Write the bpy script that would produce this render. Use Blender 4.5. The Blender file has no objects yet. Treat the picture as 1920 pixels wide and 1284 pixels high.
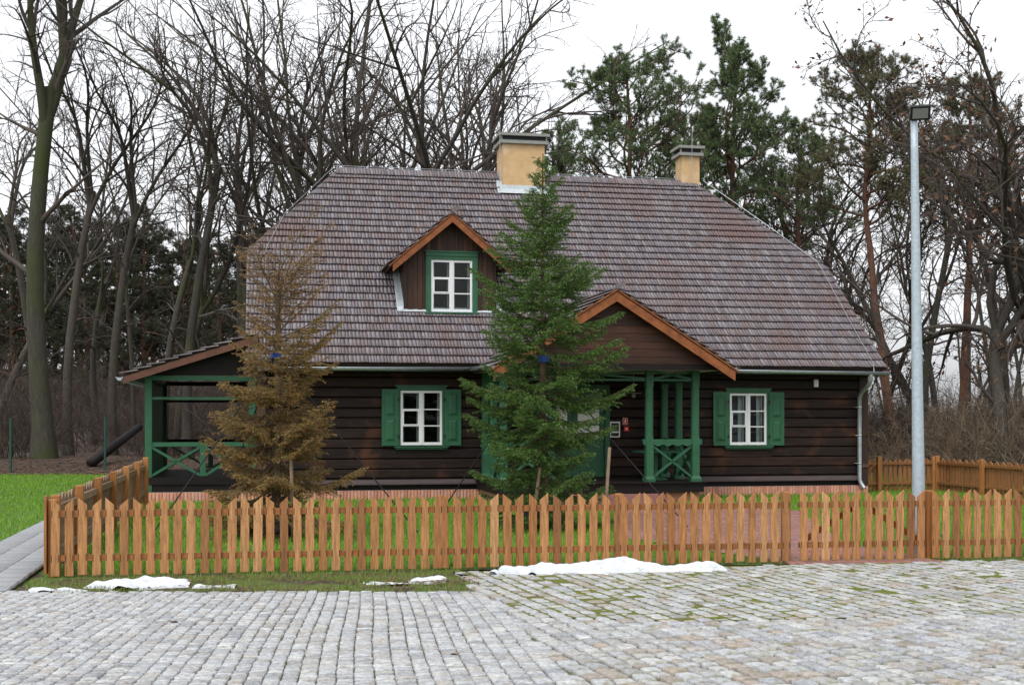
import bpy, math, numpy as np
from mathutils import Vector, Matrix
R = math.radians
rng = np.random.default_rng(7)
sc = bpy.context.scene
COL = sc.collection

# ---------------------------------------------------------------- camera
CAM_H = 1.75
cam = bpy.data.cameras.new('camera'); camo = bpy.data.objects.new('camera', cam); COL.objects.link(camo)
camo.location = (0, 0, CAM_H); camo.rotation_euler = (R(90), 0, 0)
cam.sensor_width = 36; cam.lens = 36 * 2384 / 1920; cam.shift_y = 145 / 1920
cam.clip_start = .1; cam.clip_end = 2000
sc.camera = camo

# ---------------------------------------------------------------- overcast sky, veiled sun, exposure
SUN_EL, SUN_AZ = 55, 205          # degrees; azimuth clockwise from +Y (behind the viewer, a little to the left)
w = bpy.data.worlds.new('World'); sc.world = w; w.use_nodes = True
wt = w.node_tree; wt.nodes.clear()
sky = wt.nodes.new('ShaderNodeTexSky'); sky.sky_type = 'NISHITA'; sky.sun_disc = False
sky.sun_elevation = R(SUN_EL); sky.sun_rotation = R(SUN_AZ); sky.dust_density = 6; sky.air_density = 1.0; sky.ozone_density = 1
hs = wt.nodes.new('ShaderNodeHueSaturation'); hs.inputs['Saturation'].default_value = .10
gm = wt.nodes.new('ShaderNodeGamma'); gm.inputs['Gamma'].default_value = .35     # a cloud sheet: nearly even brightness
bg = wt.nodes.new('ShaderNodeBackground'); bg.inputs['Strength'].default_value = .15
wo = wt.nodes.new('ShaderNodeOutputWorld')
ml = wt.nodes.new('ShaderNodeVectorMath'); ml.operation = 'MULTIPLY'; ml.inputs[1].default_value = (4.7, 4.8, 4.95)
wt.links.new(sky.outputs[0], hs.inputs['Color']); wt.links.new(hs.outputs[0], gm.inputs[0]); wt.links.new(gm.outputs[0], ml.inputs[0])
ctc = wt.nodes.new('ShaderNodeTexCoord'); cmp_ = wt.nodes.new('ShaderNodeMapping'); cmp_.inputs['Scale'].default_value = (1, 1, 2.6)
cn = wt.nodes.new('ShaderNodeTexNoise'); cn.inputs['Scale'].default_value = 2.2; cn.inputs['Detail'].default_value = 5
cr = wt.nodes.new('ShaderNodeMapRange'); cr.inputs['From Min'].default_value = .3; cr.inputs['From Max'].default_value = .7; cr.inputs['To Min'].default_value = .86; cr.inputs['To Max'].default_value = 1.06
cs_ = wt.nodes.new('ShaderNodeVectorMath'); cs_.operation = 'SCALE'
wt.links.new(ctc.outputs['Generated'], cmp_.inputs[0]); wt.links.new(cmp_.outputs[0], cn.inputs['Vector']); wt.links.new(cn.outputs['Fac'], cr.inputs['Value'])
wt.links.new(ml.outputs[0], cs_.inputs[0]); wt.links.new(cr.outputs[0], cs_.inputs['Scale']); wt.links.new(cs_.outputs[0], bg.inputs[0]); wt.links.new(bg.outputs[0], wo.inputs[0])
sl = bpy.data.lights.new('sun', 'SUN'); sl.energy = 1.15; sl.angle = R(18); sl.color = (1, .97, .93)
so = bpy.data.objects.new('sun', sl); COL.objects.link(so)
_d = Vector((math.sin(R(SUN_AZ)) * math.cos(R(SUN_EL)), math.cos(R(SUN_AZ)) * math.cos(R(SUN_EL)), math.sin(R(SUN_EL))))
so.rotation_euler = (-_d).to_track_quat('-Z', 'Y').to_euler(); so.location = (0, 0, 30)
sc.view_settings.view_transform = 'Standard'; sc.view_settings.look = 'None'
sc.view_settings.exposure = .22; sc.view_settings.gamma = 1
sc.cycles.max_bounces = 6; sc.cycles.diffuse_bounces = 3; sc.cycles.transparent_max_bounces = 12

# ---------------------------------------------------------------- materials
def mat(name, ramp, noise=None, stain=None, rough=.7, spec=.3, metal=0, bump=None, stretch=(1, 1, 1), streaks=None, trans=0):
    """ramp: colours picked per piece; noise=(scale, contrast); stain=(scale, colour, low, high); bump=(scale, strength)"""
    m = bpy.data.materials.new(name); m.use_nodes = True; nt = m.node_tree; N = nt.nodes; L = nt.links
    b = N['Principled BSDF']; b.inputs['Roughness'].default_value = rough; b.inputs['Metallic'].default_value = metal
    b.inputs['Specular IOR Level'].default_value = spec
    tc = N.new('ShaderNodeTexCoord'); oi = N.new('ShaderNodeObjectInfo'); ge = N.new('ShaderNodeNewGeometry')
    ad = N.new('ShaderNodeMath'); ad.operation = 'ADD'; L.new(oi.outputs['Random'], ad.inputs[0]); L.new(ge.outputs['Random Per Island'], ad.inputs[1])
    fr = N.new('ShaderNodeMath'); fr.operation = 'FRACT'; L.new(ad.outputs[0], fr.inputs[0])
    ra = N.new('ShaderNodeValToRGB'); e = ra.color_ramp.elements
    e[0].position = 0; e[0].color = (*ramp[0], 1); e[1].position = 1; e[1].color = (*ramp[-1], 1)
    for i, c in enumerate(ramp[1:-1]):
        x = e.new((i + 1) / (len(ramp) - 1)); x.color = (*c, 1)
    L.new(fr.outputs[0], ra.inputs[0]); out = ra.outputs[0]
    mp = N.new('ShaderNodeMapping'); mp.inputs['Scale'].default_value = stretch
    of = N.new('ShaderNodeMath'); of.operation = 'MULTIPLY'; of.inputs[1].default_value = 37.0; L.new(fr.outputs[0], of.inputs[0])
    L.new(tc.outputs['Object'], mp.inputs['Vector']); L.new(of.outputs[0], mp.inputs['Location'])
    def nz(scale, det=5):
        n = N.new('ShaderNodeTexNoise'); n.inputs['Scale'].default_value = scale; n.inputs['Detail'].default_value = det
        n.inputs['Roughness'].default_value = .65; L.new(mp.outputs[0], n.inputs['Vector']); return n
    if noise:
        n = nz(noise[0]); mr = N.new('ShaderNodeMapRange'); mr.inputs['From Min'].default_value = .25; mr.inputs['From Max'].default_value = .75
        mr.inputs['To Min'].default_value = 1 - noise[1]; mr.inputs['To Max'].default_value = 1 + noise[1] * .7
        L.new(n.outputs['Fac'], mr.inputs['Value'])
        v = N.new('ShaderNodeVectorMath'); v.operation = 'SCALE'; L.new(out, v.inputs[0]); L.new(mr.outputs[0], v.inputs['Scale']); out = v.outputs[0]
    for st in (stain if isinstance(stain, list) else [stain] if stain else []):
        n = N.new('ShaderNodeTexNoise'); n.inputs['Scale'].default_value = st[0]; n.inputs['Detail'].default_value = 6
        L.new(tc.outputs['Object'], n.inputs['Vector'])
        mr = N.new('ShaderNodeMapRange'); mr.inputs['From Min'].default_value = st[2]; mr.inputs['From Max'].default_value = st[3]
        L.new(n.outputs['Fac'], mr.inputs['Value'])
        mx = N.new('ShaderNodeMix'); mx.data_type = 'RGBA'; L.new(mr.outputs[0], mx.inputs[0]); L.new(out, mx.inputs[6]); mx.inputs[7].default_value = (*st[1], 1); out = mx.outputs[2]
    if streaks:      # rusty run-off below the screws of a picket: four short dark slots near the edges (x half-width, z centres)
        sx = N.new('ShaderNodeSeparateXYZ'); L.new(tc.outputs['Object'], sx.inputs[0])
        def cmp(sock, c, eps):
            a = N.new('ShaderNodeMath'); a.operation = 'COMPARE'; a.inputs[1].default_value = c; a.inputs[2].default_value = eps; L.new(sock, a.inputs[0]); return a.outputs[0]
        ab = N.new('ShaderNodeMath'); ab.operation = 'ABSOLUTE'; L.new(sx.outputs[0], ab.inputs[0])
        s = cmp(ab.outputs[0], streaks[0], .0055)
        z1 = cmp(sx.outputs[2], streaks[1], .04); z2 = cmp(sx.outputs[2], streaks[2], .04)
        mx_ = N.new('ShaderNodeMath'); mx_.operation = 'MAXIMUM'; L.new(z1, mx_.inputs[0]); L.new(z2, mx_.inputs[1])
        mu = N.new('ShaderNodeMath'); mu.operation = 'MULTIPLY'; L.new(mx_.outputs[0], mu.inputs[0]); L.new(s, mu.inputs[1])
        m2 = N.new('ShaderNodeMath'); m2.operation = 'MULTIPLY'; m2.inputs[1].default_value = .85; L.new(mu.outputs[0], m2.inputs[0])
        mx = N.new('ShaderNodeMix'); mx.data_type = 'RGBA'; L.new(m2.outputs[0], mx.inputs[0]); L.new(out, mx.inputs[6]); mx.inputs[7].default_value = (.03, .016, .008, 1); out = mx.outputs[2]
    L.new(out, b.inputs['Base Color'])
    if bump:
        n = nz(bump[0], 4); bp = N.new('ShaderNodeBump'); bp.inputs['Strength'].default_value = bump[1]; bp.inputs['Distance'].default_value = .02
        L.new(n.outputs['Fac'], bp.inputs['Height']); L.new(bp.outputs[0], b.inputs['Normal'])
    return m

MT = {}
MT['granite'] = mat('granite', [(.33, .34, .35), (.46, .47, .48), (.38, .39, .40), (.52, .52, .51), (.29, .30, .32), (.42, .40, .37), (.47, .48, .49)], (30, .55), [(9, (.26, .22, .18), .55, .75)], rough=.75, bump=(60, .5))
MT['granite2'] = mat('granite_mixed', [(.33, .34, .35), (.45, .46, .47), (.38, .37, .35), (.50, .50, .49), (.40, .41, .43), (.31, .32, .34), (.37, .31, .26), (.43, .42, .40), (.37, .38, .39), (.31, .265, .23), (.45, .46, .47), (.40, .40, .39)], (30, .55), [(5, (.20, .19, .10), .56, .72)], rough=.75, bump=(60, .5))
MT['joint'] = mat('joint_sand', [(.17, .14, .105)] * 2, (30, .5), [(2.2, (.09, .11, .02), .5, .62)], rough=.95, bump=(80, .6))
MT['moss'] = mat('joint_moss', [(.13, .155, .016)] * 2, (25, .6), [(1.6, (.13, .11, .06), .48, .64)], rough=.95, bump=(80, .8))
MT['snow'] = mat('snow', [(.66, .69, .73)] * 2, (24, .16), [(14, (.32, .28, .23), .64, .74), (5, (.55, .57, .6), .5, .7)], rough=.7, bump=(30, 1))
MT['soil'] = mat('soil', [(.07, .052, .036)] * 2, (12, .5), [(3, (.075, .12, .02), .42, .56)], rough=.95, bump=(40, .7))
MT['lawn'] = mat('lawn_ground', [(.075, .15, .018)] * 2, (9, .45), [(1.3, (.085, .10, .03), .55, .75)], rough=.95, bump=(50, .7))
MT['blade'] = mat('grass_blade', [(.13, .29, .012), (.18, .37, .02), (.10, .23, .015), (.20, .36, .03), (.15, .32, .015)], rough=.55, spec=.25)
MT['drygrass'] = mat('dry_grass_blade', [(.12, .22, .02), (.22, .22, .07), (.15, .2, .03), (.10, .19, .02), (.27, .23, .10)], rough=.6, spec=.2)
MT['litter'] = mat('leaf_litter_ground', [(.075, .05, .038)] * 2, (6, .5), [(1.2, (.05, .042, .03), .5, .7)], rough=.95, bump=(20, 1))
MT['leaf'] = mat('dead_leaf', [(.12, .06, .035), (.17, .085, .045), (.09, .05, .035), (.2, .11, .06), (.13, .055, .03)], rough=.7)
MT['slab'] = mat('concrete_slab', [(.25, .26, .27), (.29, .3, .31), (.27, .27, .28)], (20, .12), rough=.8, bump=(60, .2))
MT['clinker'] = mat('red_clinker', [(.24, .115, .095), (.29, .14, .115), (.2, .1, .09), (.26, .15, .13)], (15, .2), rough=.8)
MT['brick'] = mat('plinth_brick', [(.42, .19, .12), (.5, .25, .16), (.36, .15, .1), (.47, .27, .2)], (20, .25), rough=.85, bump=(40, .4))
MT['mortar'] = mat('mortar', [(.33, .29, .25)] * 2, (20, .2), rough=.95)
wood = dict(rough=.62, spec=.3)
MT['picket'] = mat('picket_larch', [(.40, .185, .068), (.47, .24, .10), (.31, .13, .042), (.52, .28, .125), (.42, .20, .076), (.23, .098, .036), (.46, .22, .085), (.36, .155, .052)], (5, .55), [(6, (.15, .062, .022), .59, .72), (1.1, (.22, .16, .115), .58, .8)], stretch=(9, 9, .8), bump=(16, .3), streaks=(.040, .70, .205), **wood)
MT['rail'] = mat('rail_larch', [(.28, .105, .028), (.34, .13, .035), (.24, .09, .025)], (5, .45), stretch=(.8, 9, 9), bump=(12, .25), **wood)
MT['post'] = mat('post_larch', [(.34, .14, .04), (.4, .18, .06), (.28, .11, .03)], (5, .45), stretch=(9, 9, .8), bump=(12, .25), **wood)
MT['weathered'] = mat('weathered_picket', [(.23, .155, .10), (.3, .2, .13), (.19, .12, .075), (.26, .16, .09)], (5, .55), [(7, (.12, .075, .045), .5, .7)], stretch=(9, 9, .8), bump=(12, .4), **wood)
MT['backfence'] = mat('brown_fence', [(.26, .115, .04), (.31, .14, .05), (.22, .09, .03), (.28, .14, .06)], (5, .45), stretch=(9, 9, .8), bump=(12, .3), **wood)
MT['log'] = mat('tarred_log', [(.011, .0065, .006), (.020, .010, .0075), (.013, .0075, .0065), (.030, .0135, .0085), (.016, .009, .0075)], (3.2, .8), [(1.7, (.075, .028, .013), .55, .72)], stretch=(.7, 9, 9), rough=.6, spec=.22, bump=(7, .5))
MT['logdark'] = mat('black_beam', [(.011, .008, .0075)] * 2, (3, .5), stretch=(.7, 9, 9), rough=.6, spec=.2)
MT['drip'] = mat('drip_board', [(.075, .055, .055)] * 2, (3, .4), stretch=(.7, 9, 9), rough=.45, spec=.4)
MT['vboard'] = mat('brown_board', [(.035, .017, .010), (.065, .030, .017), (.022, .012, .008), (.095, .047, .026), (.045, .021, .012)], (4, .6), stretch=(9, 9, .6), rough=.6, bump=(9, .4))
MT['pedboard'] = mat('pediment_board', [(.040, .016, .009), (.07, .027, .013), (.025, .011, .007), (.055, .021, .011)], (3, .6), stretch=(.7, 9, 9), rough=.55, bump=(7, .4))
MT['barge'] = mat('orange_bargeboard', [(.27, .088, .027), (.22, .070, .022)], (4, .5), stretch=(2, 2, 2), rough=.6, bump=(9, .2))
MT['verge'] = mat('brown_verge', [(.12, .05, .032)] * 2, (4, .4), rough=.6)
MT['shingle'] = mat('wood_shingle', [(.135, .113, .122), (.185, .162, .175), (.11, .088, .094), (.16, .118, .113), (.22, .198, .212), (.13, .113, .134), (.16, .106, .097), (.15, .134, .158)], (9, .36), [(.5, (.14, .085, .078), .54, .70), (.9, (.19, .158, .158), .62, .75)], stretch=(4, 1, 1), rough=.45, spec=.5, bump=(14, .25))
MT['deck'] = mat('roof_deck', [(.03, .02, .016)] * 2, rough=.9)
MT['green'] = mat('green_paint', [(.022, .098, .046), (.026, .112, .053)], (6, .18), [(3, (.016, .072, .034), .55, .8)], rough=.5, spec=.35)
MT['white'] = mat('white_paint', [(.74, .74, .74)] * 2, (12, .05), rough=.45)
MT['cream'] = mat('cream_board', [(.55, .52, .46)] * 2, (6, .12), rough=.7)
MT['zinc'] = mat('zinc', [(.42, .46, .49)] * 2, (9, .25), rough=.38, metal=.7)
MT['flash'] = mat('flashing', [(.55, .60, .63)] * 2, (10, .2), rough=.45, metal=.35)
MT['galv'] = mat('galvanised', [(.42, .49, .54)] * 2, (22, .22), rough=.5, metal=.35, bump=(30, .3))
MT['plaster'] = mat('plaster', [(.58, .385, .20)] * 2, (5, .16), [(3, (.62, .46, .29), .5, .7)], rough=.9, bump=(60, .3))
MT['capstone'] = mat('cap_concrete', [(.27, .27, .25)] * 2, (14, .25), rough=.85)
MT['black'] = mat('black_metal', [(.012, .012, .013)] * 2, rough=.5)
MT['rope'] = mat('black_rope', [(.02, .02, .022)] * 2, rough=.6)
MT['foil'] = mat('black_foil', [(.03, .04, .05)] * 2, (9, .5), rough=.3, spec=.6, bump=(9, 1))
MT['blue'] = mat('blue_strap', [(.02, .07, .3)] * 2, rough=.5)
MT['red'] = mat('sign_red', [(.55, .012, .015)] * 2, rough=.5)
MT['plastic'] = mat('white_plastic', [(.72, .71, .66)] * 2, rough=.5)
MT['grey'] = mat('lamp_glass', [(.22, .23, .22)] * 2, rough=.25)
MT['stake'] = mat('stake_wood', [(.2, .14, .09)] * 2, (6, .5), stretch=(6, 6, 1), rough=.8)
MT['meshgreen'] = mat('fence_green', [(.012, .06, .045)] * 2, rough=.5)
MT['bark'] = mat('bark', [(.062, .054, .044), (.078, .067, .054), (.05, .044, .038)], (5, .55), [(.55, (.055, .062, .022), .52, .66)], stretch=(4, 4, .8), rough=.9, bump=(9, .8))
MT['barkmoss'] = mat('mossy_bark', [(.055, .051, .039), (.065, .06, .045)], (4, .5), [(.35, (.045, .055, .017), .45, .62)], stretch=(4, 4, .7), rough=.9, bump=(9, .8))
MT['twig'] = mat('twig', [(.075, .06, .053), (.10, .08, .068), (.06, .05, .045), (.085, .064, .052)], rough=.85)
MT['tan'] = mat('tan_twig', [(.19, .14, .095), (.25, .19, .13), (.13, .095, .07), (.16, .11, .075)], rough=.85)
MT['brush'] = mat('brush_twig', [(.075, .057, .046), (.10, .075, .058), (.055, .043, .036), (.085, .062, .05)], rough=.9)
MT['pinebark'] = mat('pine_bark', [(.15, .075, .05), (.19, .095, .06)], (4, .5), [(.5, (.07, .055, .045), .5, .62)], stretch=(3, 3, 1), rough=.9, bump=(8, .8))
MT['pineneedle'] = mat('pine_needle', [(.09, .135, .055), (.14, .195, .08), (.065, .105, .045), (.17, .21, .085)], rough=.6, spec=.25)
MT['hazedneedle'] = mat('hazed_pine_needle', [(.05, .062, .036), (.07, .08, .045), (.04, .05, .032), (.085, .082, .05)], rough=.7, spec=.15)  # muted, greyed greens: distance haze put into the needle colour
MT['pineneedle2'] = mat('pine_needle_olive', [(.10, .11, .05), (.135, .13, .065), (.075, .09, .045), (.19, .13, .07)], rough=.6, spec=.25)
MT['spruce'] = mat('spruce_needle', [(.045, .095, .018), (.065, .135, .025), (.035, .075, .016), (.085, .17, .03), (.055, .115, .022)], rough=.5, spec=.3)
MT['dryspruce'] = mat('dry_spruce_needle', [(.33, .17, .04), (.24, .13, .03), (.40, .20, .055), (.28, .14, .035), (.19, .13, .03), (.36, .16, .045)], rough=.65, spec=.2)
MT['oliveneedle'] = mat('olive_needle', [(.11, .12, .02), (.15, .155, .025), (.08, .095, .02), (.19, .17, .03)], rough=.6, spec=.25)
MT['sprucetip'] = mat('spruce_tip', [(.12, .23, .04), (.16, .28, .05), (.09, .18, .03)], rough=.5, spec=.3)
MT['drytip'] = mat('dry_spruce_tip', [(.50, .24, .055), (.42, .18, .04), (.33, .2, .04), (.54, .3, .09)], rough=.65, spec=.2)
MT['sprucebark'] = mat('spruce_bark', [(.12, .085, .05)] * 2, (6, .4), rough=.9)
MT['table'] = MT['green']

def glass():
    m = bpy.data.materials.new('window_glass'); m.use_nodes = True; N = m.node_tree.nodes; L = m.node_tree.links
    N.remove(N['Principled BSDF']); o = N['Material Output']
    t = N.new('ShaderNodeBsdfTransparent'); t.inputs[0].default_value = (.8, .84, .84, 1)
    g = N.new('ShaderNodeBsdfGlossy'); g.inputs['Roughness'].default_value = .03
    f = N.new('ShaderNodeFresnel'); f.inputs['IOR'].default_value = 1.28
    mx = N.new('ShaderNodeMixShader'); L.new(f.outputs[0], mx.inputs[0]); L.new(t.outputs[0], mx.inputs[1]); L.new(g.outputs[0], mx.inputs[2]); L.new(mx.outputs[0], o.inputs[0])
    return m
MT['glass'] = glass()

# ---------------------------------------------------------------- mesh helpers
class MB:
    """collects geometry; build() links it as ONE mesh object"""
    def __init__(self): self.V = []; self.F = []; self.n = 0
    def add(self, v, f):
        v = [tuple(map(float, p)) for p in v]; self.V += v; self.F += [tuple(int(i) + self.n for i in q) for q in f]; self.n += len(v); return self
    def box(self, x0, x1, y0, y1, z0, z1):
        v = [(x0, y0, z0), (x1, y0, z0), (x1, y1, z0), (x0, y1, z0), (x0, y0, z1), (x1, y0, z1), (x1, y1, z1), (x0, y1, z1)]
        return self.add(v, [(3, 2, 1, 0), (4, 5, 6, 7), (0, 1, 5, 4), (1, 2, 6, 5), (2, 3, 7, 6), (3, 0, 4, 7)])
    def prism(self, prof, y0, y1):
        """profile in x,z (counter-clockwise seen from -y), extruded along y"""
        n = len(prof); v = [(x, y0, z) for x, z in prof] + [(x, y1, z) for x, z in prof]
        f = [tuple(range(n)), tuple(range(2 * n - 1, n - 1, -1))] + [((i + 1) % n, i, n + i, n + (i + 1) % n) for i in range(n)]
        return self.add(v, f)
    def bar(self, a, b, w, t, up=(0, 0, 1)):
        """straight bar from a to b, w wide across, t thick"""
        a = Vector(a); b = Vector(b); d = (b - a).normalized(); s = d.cross(Vector(up))
        if s.length < 1e-4: s = Vector((1, 0, 0))
        s.normalize(); u = s.cross(d); s *= w / 2; u *= t / 2
        v = [a - s - u, a + s - u, a + s + u, a - s + u, b - s - u, b + s - u, b + s + u, b - s + u]
        return self.add(v, [(3, 2, 1, 0), (4, 5, 6, 7), (0, 1, 5, 4), (1, 2, 6, 5), (2, 3, 7, 6), (3, 0, 4, 7)])
    def tube(self, pts, rad, k=8, cap=True):
        v, f = tube_arrays(np.array([pts], float), np.array([rad if hasattr(rad, '__len__') else [rad] * len(pts)], float), k)
        f = [tuple(q) for q in f]
        if cap: f += [tuple(range(k - 1, -1, -1)), tuple(range(len(v) - k, len(v)))]
        return self.add(v, f)
    def build(self, name, m, parent=None, smooth=False):
        me = bpy.data.meshes.new(name); me.from_pydata(self.V, [], self.F); me.materials.append(MT[m] if isinstance(m, str) else m)
        if smooth: me.polygons.foreach_set('use_smooth', [True] * len(me.polygons))
        o = bpy.data.objects.new(name, me); COL.objects.link(o)
        if parent: o.parent = parent
        return o

def arr_obj(name, V, F, m, parent=None, smooth=False):
    """V (n,3), F list of arrays (m,k) with equal k inside each"""
    me = bpy.data.meshes.new(name)
    if not isinstance(F, list): F = [F]
    tot = np.concatenate([np.full(len(f), f.shape[1]) for f in F]); idx = np.concatenate([f.ravel() for f in F]).astype(np.int32)
    st = np.concatenate([[0], np.cumsum(tot)[:-1]]).astype(np.int32)
    me.vertices.add(len(V)); me.vertices.foreach_set('co', np.asarray(V, np.float32).ravel())
    me.loops.add(len(idx)); me.loops.foreach_set('vertex_index', idx)
    me.polygons.add(len(tot)); me.polygons.foreach_set('loop_start', st); me.polygons.foreach_set('loop_total', tot.astype(np.int32))
    if smooth: me.polygons.foreach_set('use_smooth', np.ones(len(tot), bool))
    me.update(calc_edges=True); me.validate()
    me.materials.append(MT[m] if isinstance(m, str) else m)
    o = bpy.data.objects.new(name, me); COL.objects.link(o)
    if parent: o.parent = parent
    return o

def nrm(a): return a / np.maximum(np.linalg.norm(a, axis=-1, keepdims=True), 1e-9)

def tube_arrays(P, Rd, k):
    """P (N,S,3) polylines, Rd (N,S) radii -> verts, quad faces"""
    N, S, _ = P.shape
    T = np.empty_like(P); T[:, 1:-1] = P[:, 2:] - P[:, :-2]; T[:, 0] = P[:, 1] - P[:, 0]; T[:, -1] = P[:, -1] - P[:, -2]; T = nrm(T)
    ref = np.where(np.abs(T[:, :1, 2:3]) > .9, np.array([1., 0, 0]), np.array([0, 0, 1.])); ref = np.broadcast_to(ref, T.shape)
    A = nrm(np.cross(T, ref)); B = np.cross(T, A)
    an = np.arange(k) * 2 * np.pi / k
    V = P[:, :, None] + Rd[:, :, None, None] * (A[:, :, None] * np.cos(an)[:, None] + B[:, :, None] * np.sin(an)[:, None])
    base = (np.arange(N) * S * k)[:, None, None] + (np.arange(S - 1) * k)[:, None] + np.zeros(k, int)
    i = np.arange(k); j = (i + 1) % k
    F = np.stack([base + i, base + j, base + k + j, base + k + i], -1).reshape(-1, 4)
    return V.reshape(-1, 3), F

def thing(name, label, cat, loc=(0, 0, 0), rz=0, group=None):
    o = bpy.data.objects.new(name, None); COL.objects.link(o); o.location = loc; o.rotation_euler = (0, 0, rz); o.empty_display_size = .2
    o['label'] = label; o['category'] = cat
    if group: o['group'] = group
    return o
def tag(o, label, cat, group=None):
    o['label'] = label; o['category'] = cat
    if group: o['group'] = group
    return o
def struct(o): o['kind'] = 'structure'; return o
def stuff(o): o['kind'] = 'stuff'; return o
def kids(o, tab={}): return [c for c in bpy.data.objects if c.parent == o]
def copy_tree(o, loc, rz=0, sc_=(1, 1, 1), label=None, group=None, src={}):
    if o.name not in src: src[o.name] = kids(o)
    c = o.copy(); COL.objects.link(c); c.location = loc; c.rotation_euler = (0, 0, rz); c.scale = sc_
    if label: c['label'] = label
    if group: c['group'] = group
    for ch in src[o.name]:
        d = ch.copy(); COL.objects.link(d); d.parent = c
    return c

TH = R(11.2); D0 = 28.67
def HF(u, v, z=0): return Vector((u * math.cos(TH) - v * math.sin(TH), D0 + u * math.sin(TH) + v * math.cos(TH), z))
def sstep(x, a, b):
    t = np.clip((np.asarray(x, float) - a) / (b - a), 0, 1); return t * t * (3 - 2 * t)
def gz(X, Y):
    """height of the ground: level near the cottage, a low bank at the wood's edge, a wooded rise behind on the left"""
    X = np.asarray(X, float); Y = np.asarray(Y, float)
    left = 1 - sstep(X, -14, 10)
    return .35 * sstep(Y, 40.5, 46) + (5.5 * left + .9 * (1 - left)) * sstep(Y, 50, 105) + .05 * np.sin(X * .7) * sstep(Y, 41, 50)

# ================================================================= THE GROUND
def grid_obj(name, x0, x1, y0, y1, nx, ny, m, zf, clip=None):
    xs = np.linspace(x0, x1, nx); ys = np.linspace(y0, y1, ny); X, Y = np.meshgrid(xs, ys)
    V = np.stack([X, Y, zf(X, Y)], -1).reshape(-1, 3)
    i = np.arange(ny - 1)[:, None] * nx + np.arange(nx - 1)
    F = np.stack([i, i + 1, i + nx + 1, i + nx], -1).reshape(-1, 4)
    return arr_obj(name, V, F, m, smooth=True)
struct(grid_obj('ground', -160, 160, 40.3, 400, 160, 260, 'litter', lambda X, Y: gz(X, Y) - .09 * (1 - sstep(Y, 40.3, 41.4))))
struct(grid_obj('ground', -160, 160, -30, 48, 40, 40, 'soil', lambda X, Y: X * 0 - .05))
UND = lambda X, Y: .012 * np.sin(X * 1.7 + Y) * np.cos(Y * 1.3)
def quad_sheet(name, pts, m, z):      # a flat sheet through polygon pts
    b = MB(); b.add([(x, y, z) for x, y in pts], [tuple(range(len(pts)))]); return struct(b.build(name, m))

FA, FB = Vector((-5.19, 14.19, 0)), Vector((3.51, 15.70, 0))           # front fence: corner post, gate post
fd = (FB - FA).normalized(); FANG = math.atan2(fd.y, fd.x)
fn = Vector((-fd.y, fd.x, 0))
def FP(s, n, z=0): p = FA + fd * s + fn * n; return (p.x, p.y, z)
def poly_in(X, Y, pts):
    c = np.zeros(X.shape, bool); n = len(pts)
    for i in range(n):
        x1, y1 = pts[i]; x2, y2 = pts[(i + 1) % n]
        t = ((y1 > Y) != (y2 > Y)); xx = (x2 - x1) * (Y - y1) / (y2 - y1 + 1e-12) + x1
        c ^= t & (X < xx)
    return c
yard = [FP(-.05, 0)[:2], FP(22, 0)[:2], HF(14.5, 3.2)[:2], HF(14.5, 10)[:2], HF(-9, 10)[:2], HF(-8.6, 0)[:2]]
pathL0, pathL1 = (-6.25, 13.0), (-12.05, 41.0)       # outer edge of the slab path
pathR0, pathR1 = (-5.17, 13.0), (-11.0, 41.0)
lawnL = [(-60, 12.84), (pathL0[0], 12.84), pathL1, (-60, 41.2)]
strip = [(-5.10, 12.84), (-.52, 12.84), (-.33, 13.7), (-.62, 14.95), FP(22, -.35)[:2], FP(22, .1)[:2], FP(-.1, .1)[:2]]
quad_sheet('lawn', yard, 'lawn', -.020); quad_sheet('lawn', lawnL, 'lawn', -.016); quad_sheet('verge', strip, 'soil', -.012)
rightlawn = [FP(16.2, 0)[:2], FP(40, 0)[:2], (45, 41.2), HF(14.5, 10)[:2]]
quad_sheet('forest_edge', rightlawn, 'litter', -.025)

# blades of grass (nobody could count them)
def blades(name, pts, n, h, wd, m, label, keep=None, lean=.5):
    xs = [p[0] for p in pts]; ys = [p[1] for p in pts]
    X = rng.uniform(min(xs), max(xs), n * 4); Y = rng.uniform(max(min(ys), 8), max(ys), n * 4)
    k = poly_in(X, Y, pts) & (np.abs(X) < Y * .47 + 1.0)
    cl = np.sin(X * 3.1 + 1.3 * np.sin(Y * 2.3)) * np.cos(Y * 2.7 + np.sin(X * 1.9)) + rng.normal(0, .6, len(X)) > -.75
    k &= cl
    if keep is not None: k &= keep(X, Y)
    X = X[k][:n]; Y = Y[k][:n]; n = len(X)
    hh = h * rng.uniform(.5, 1.3, n); a = rng.uniform(0, 2 * np.pi, n); ln = rng.uniform(.1, lean, n) * hh * 1.5; b = rng.uniform(0, 2 * np.pi, n)
    z0 = np.full(n, -.02)
    w2 = wd * rng.uniform(.6, 1.2, n) / 2
    p0 = np.stack([X - np.cos(a) * w2, Y - np.sin(a) * w2, z0], -1); p1 = np.stack([X + np.cos(a) * w2, Y + np.sin(a) * w2, z0], -1)
    p2 = np.stack([X + np.cos(b) * ln, Y + np.sin(b) * ln, hh], -1)
    V = np.stack([p0, p1, p2], 1).reshape(-1, 3); F = np.arange(3 * n).reshape(-1, 3)
    o = stuff(arr_obj(name, V, F, m)); tag(o, label, 'grass'); return o
inhouse = lambda X, Y: ~poly_in(X, Y, [HF(-8, 0)[:2], HF(9, 0)[:2], HF(9, 11)[:2], HF(-8, 11)[:2]])
redpath = [FP(8.78, -.42)[:2], FP(10.65, -.42)[:2], FP(10.4, 2.2)[:2], HF(4.6, -5.2)[:2], HF(2.6, -2.4)[:2], HF(.6, -2.4)[:2], HF(1.2, -4.6)[:2], FP(7.6, 3.6)[:2]]
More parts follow.
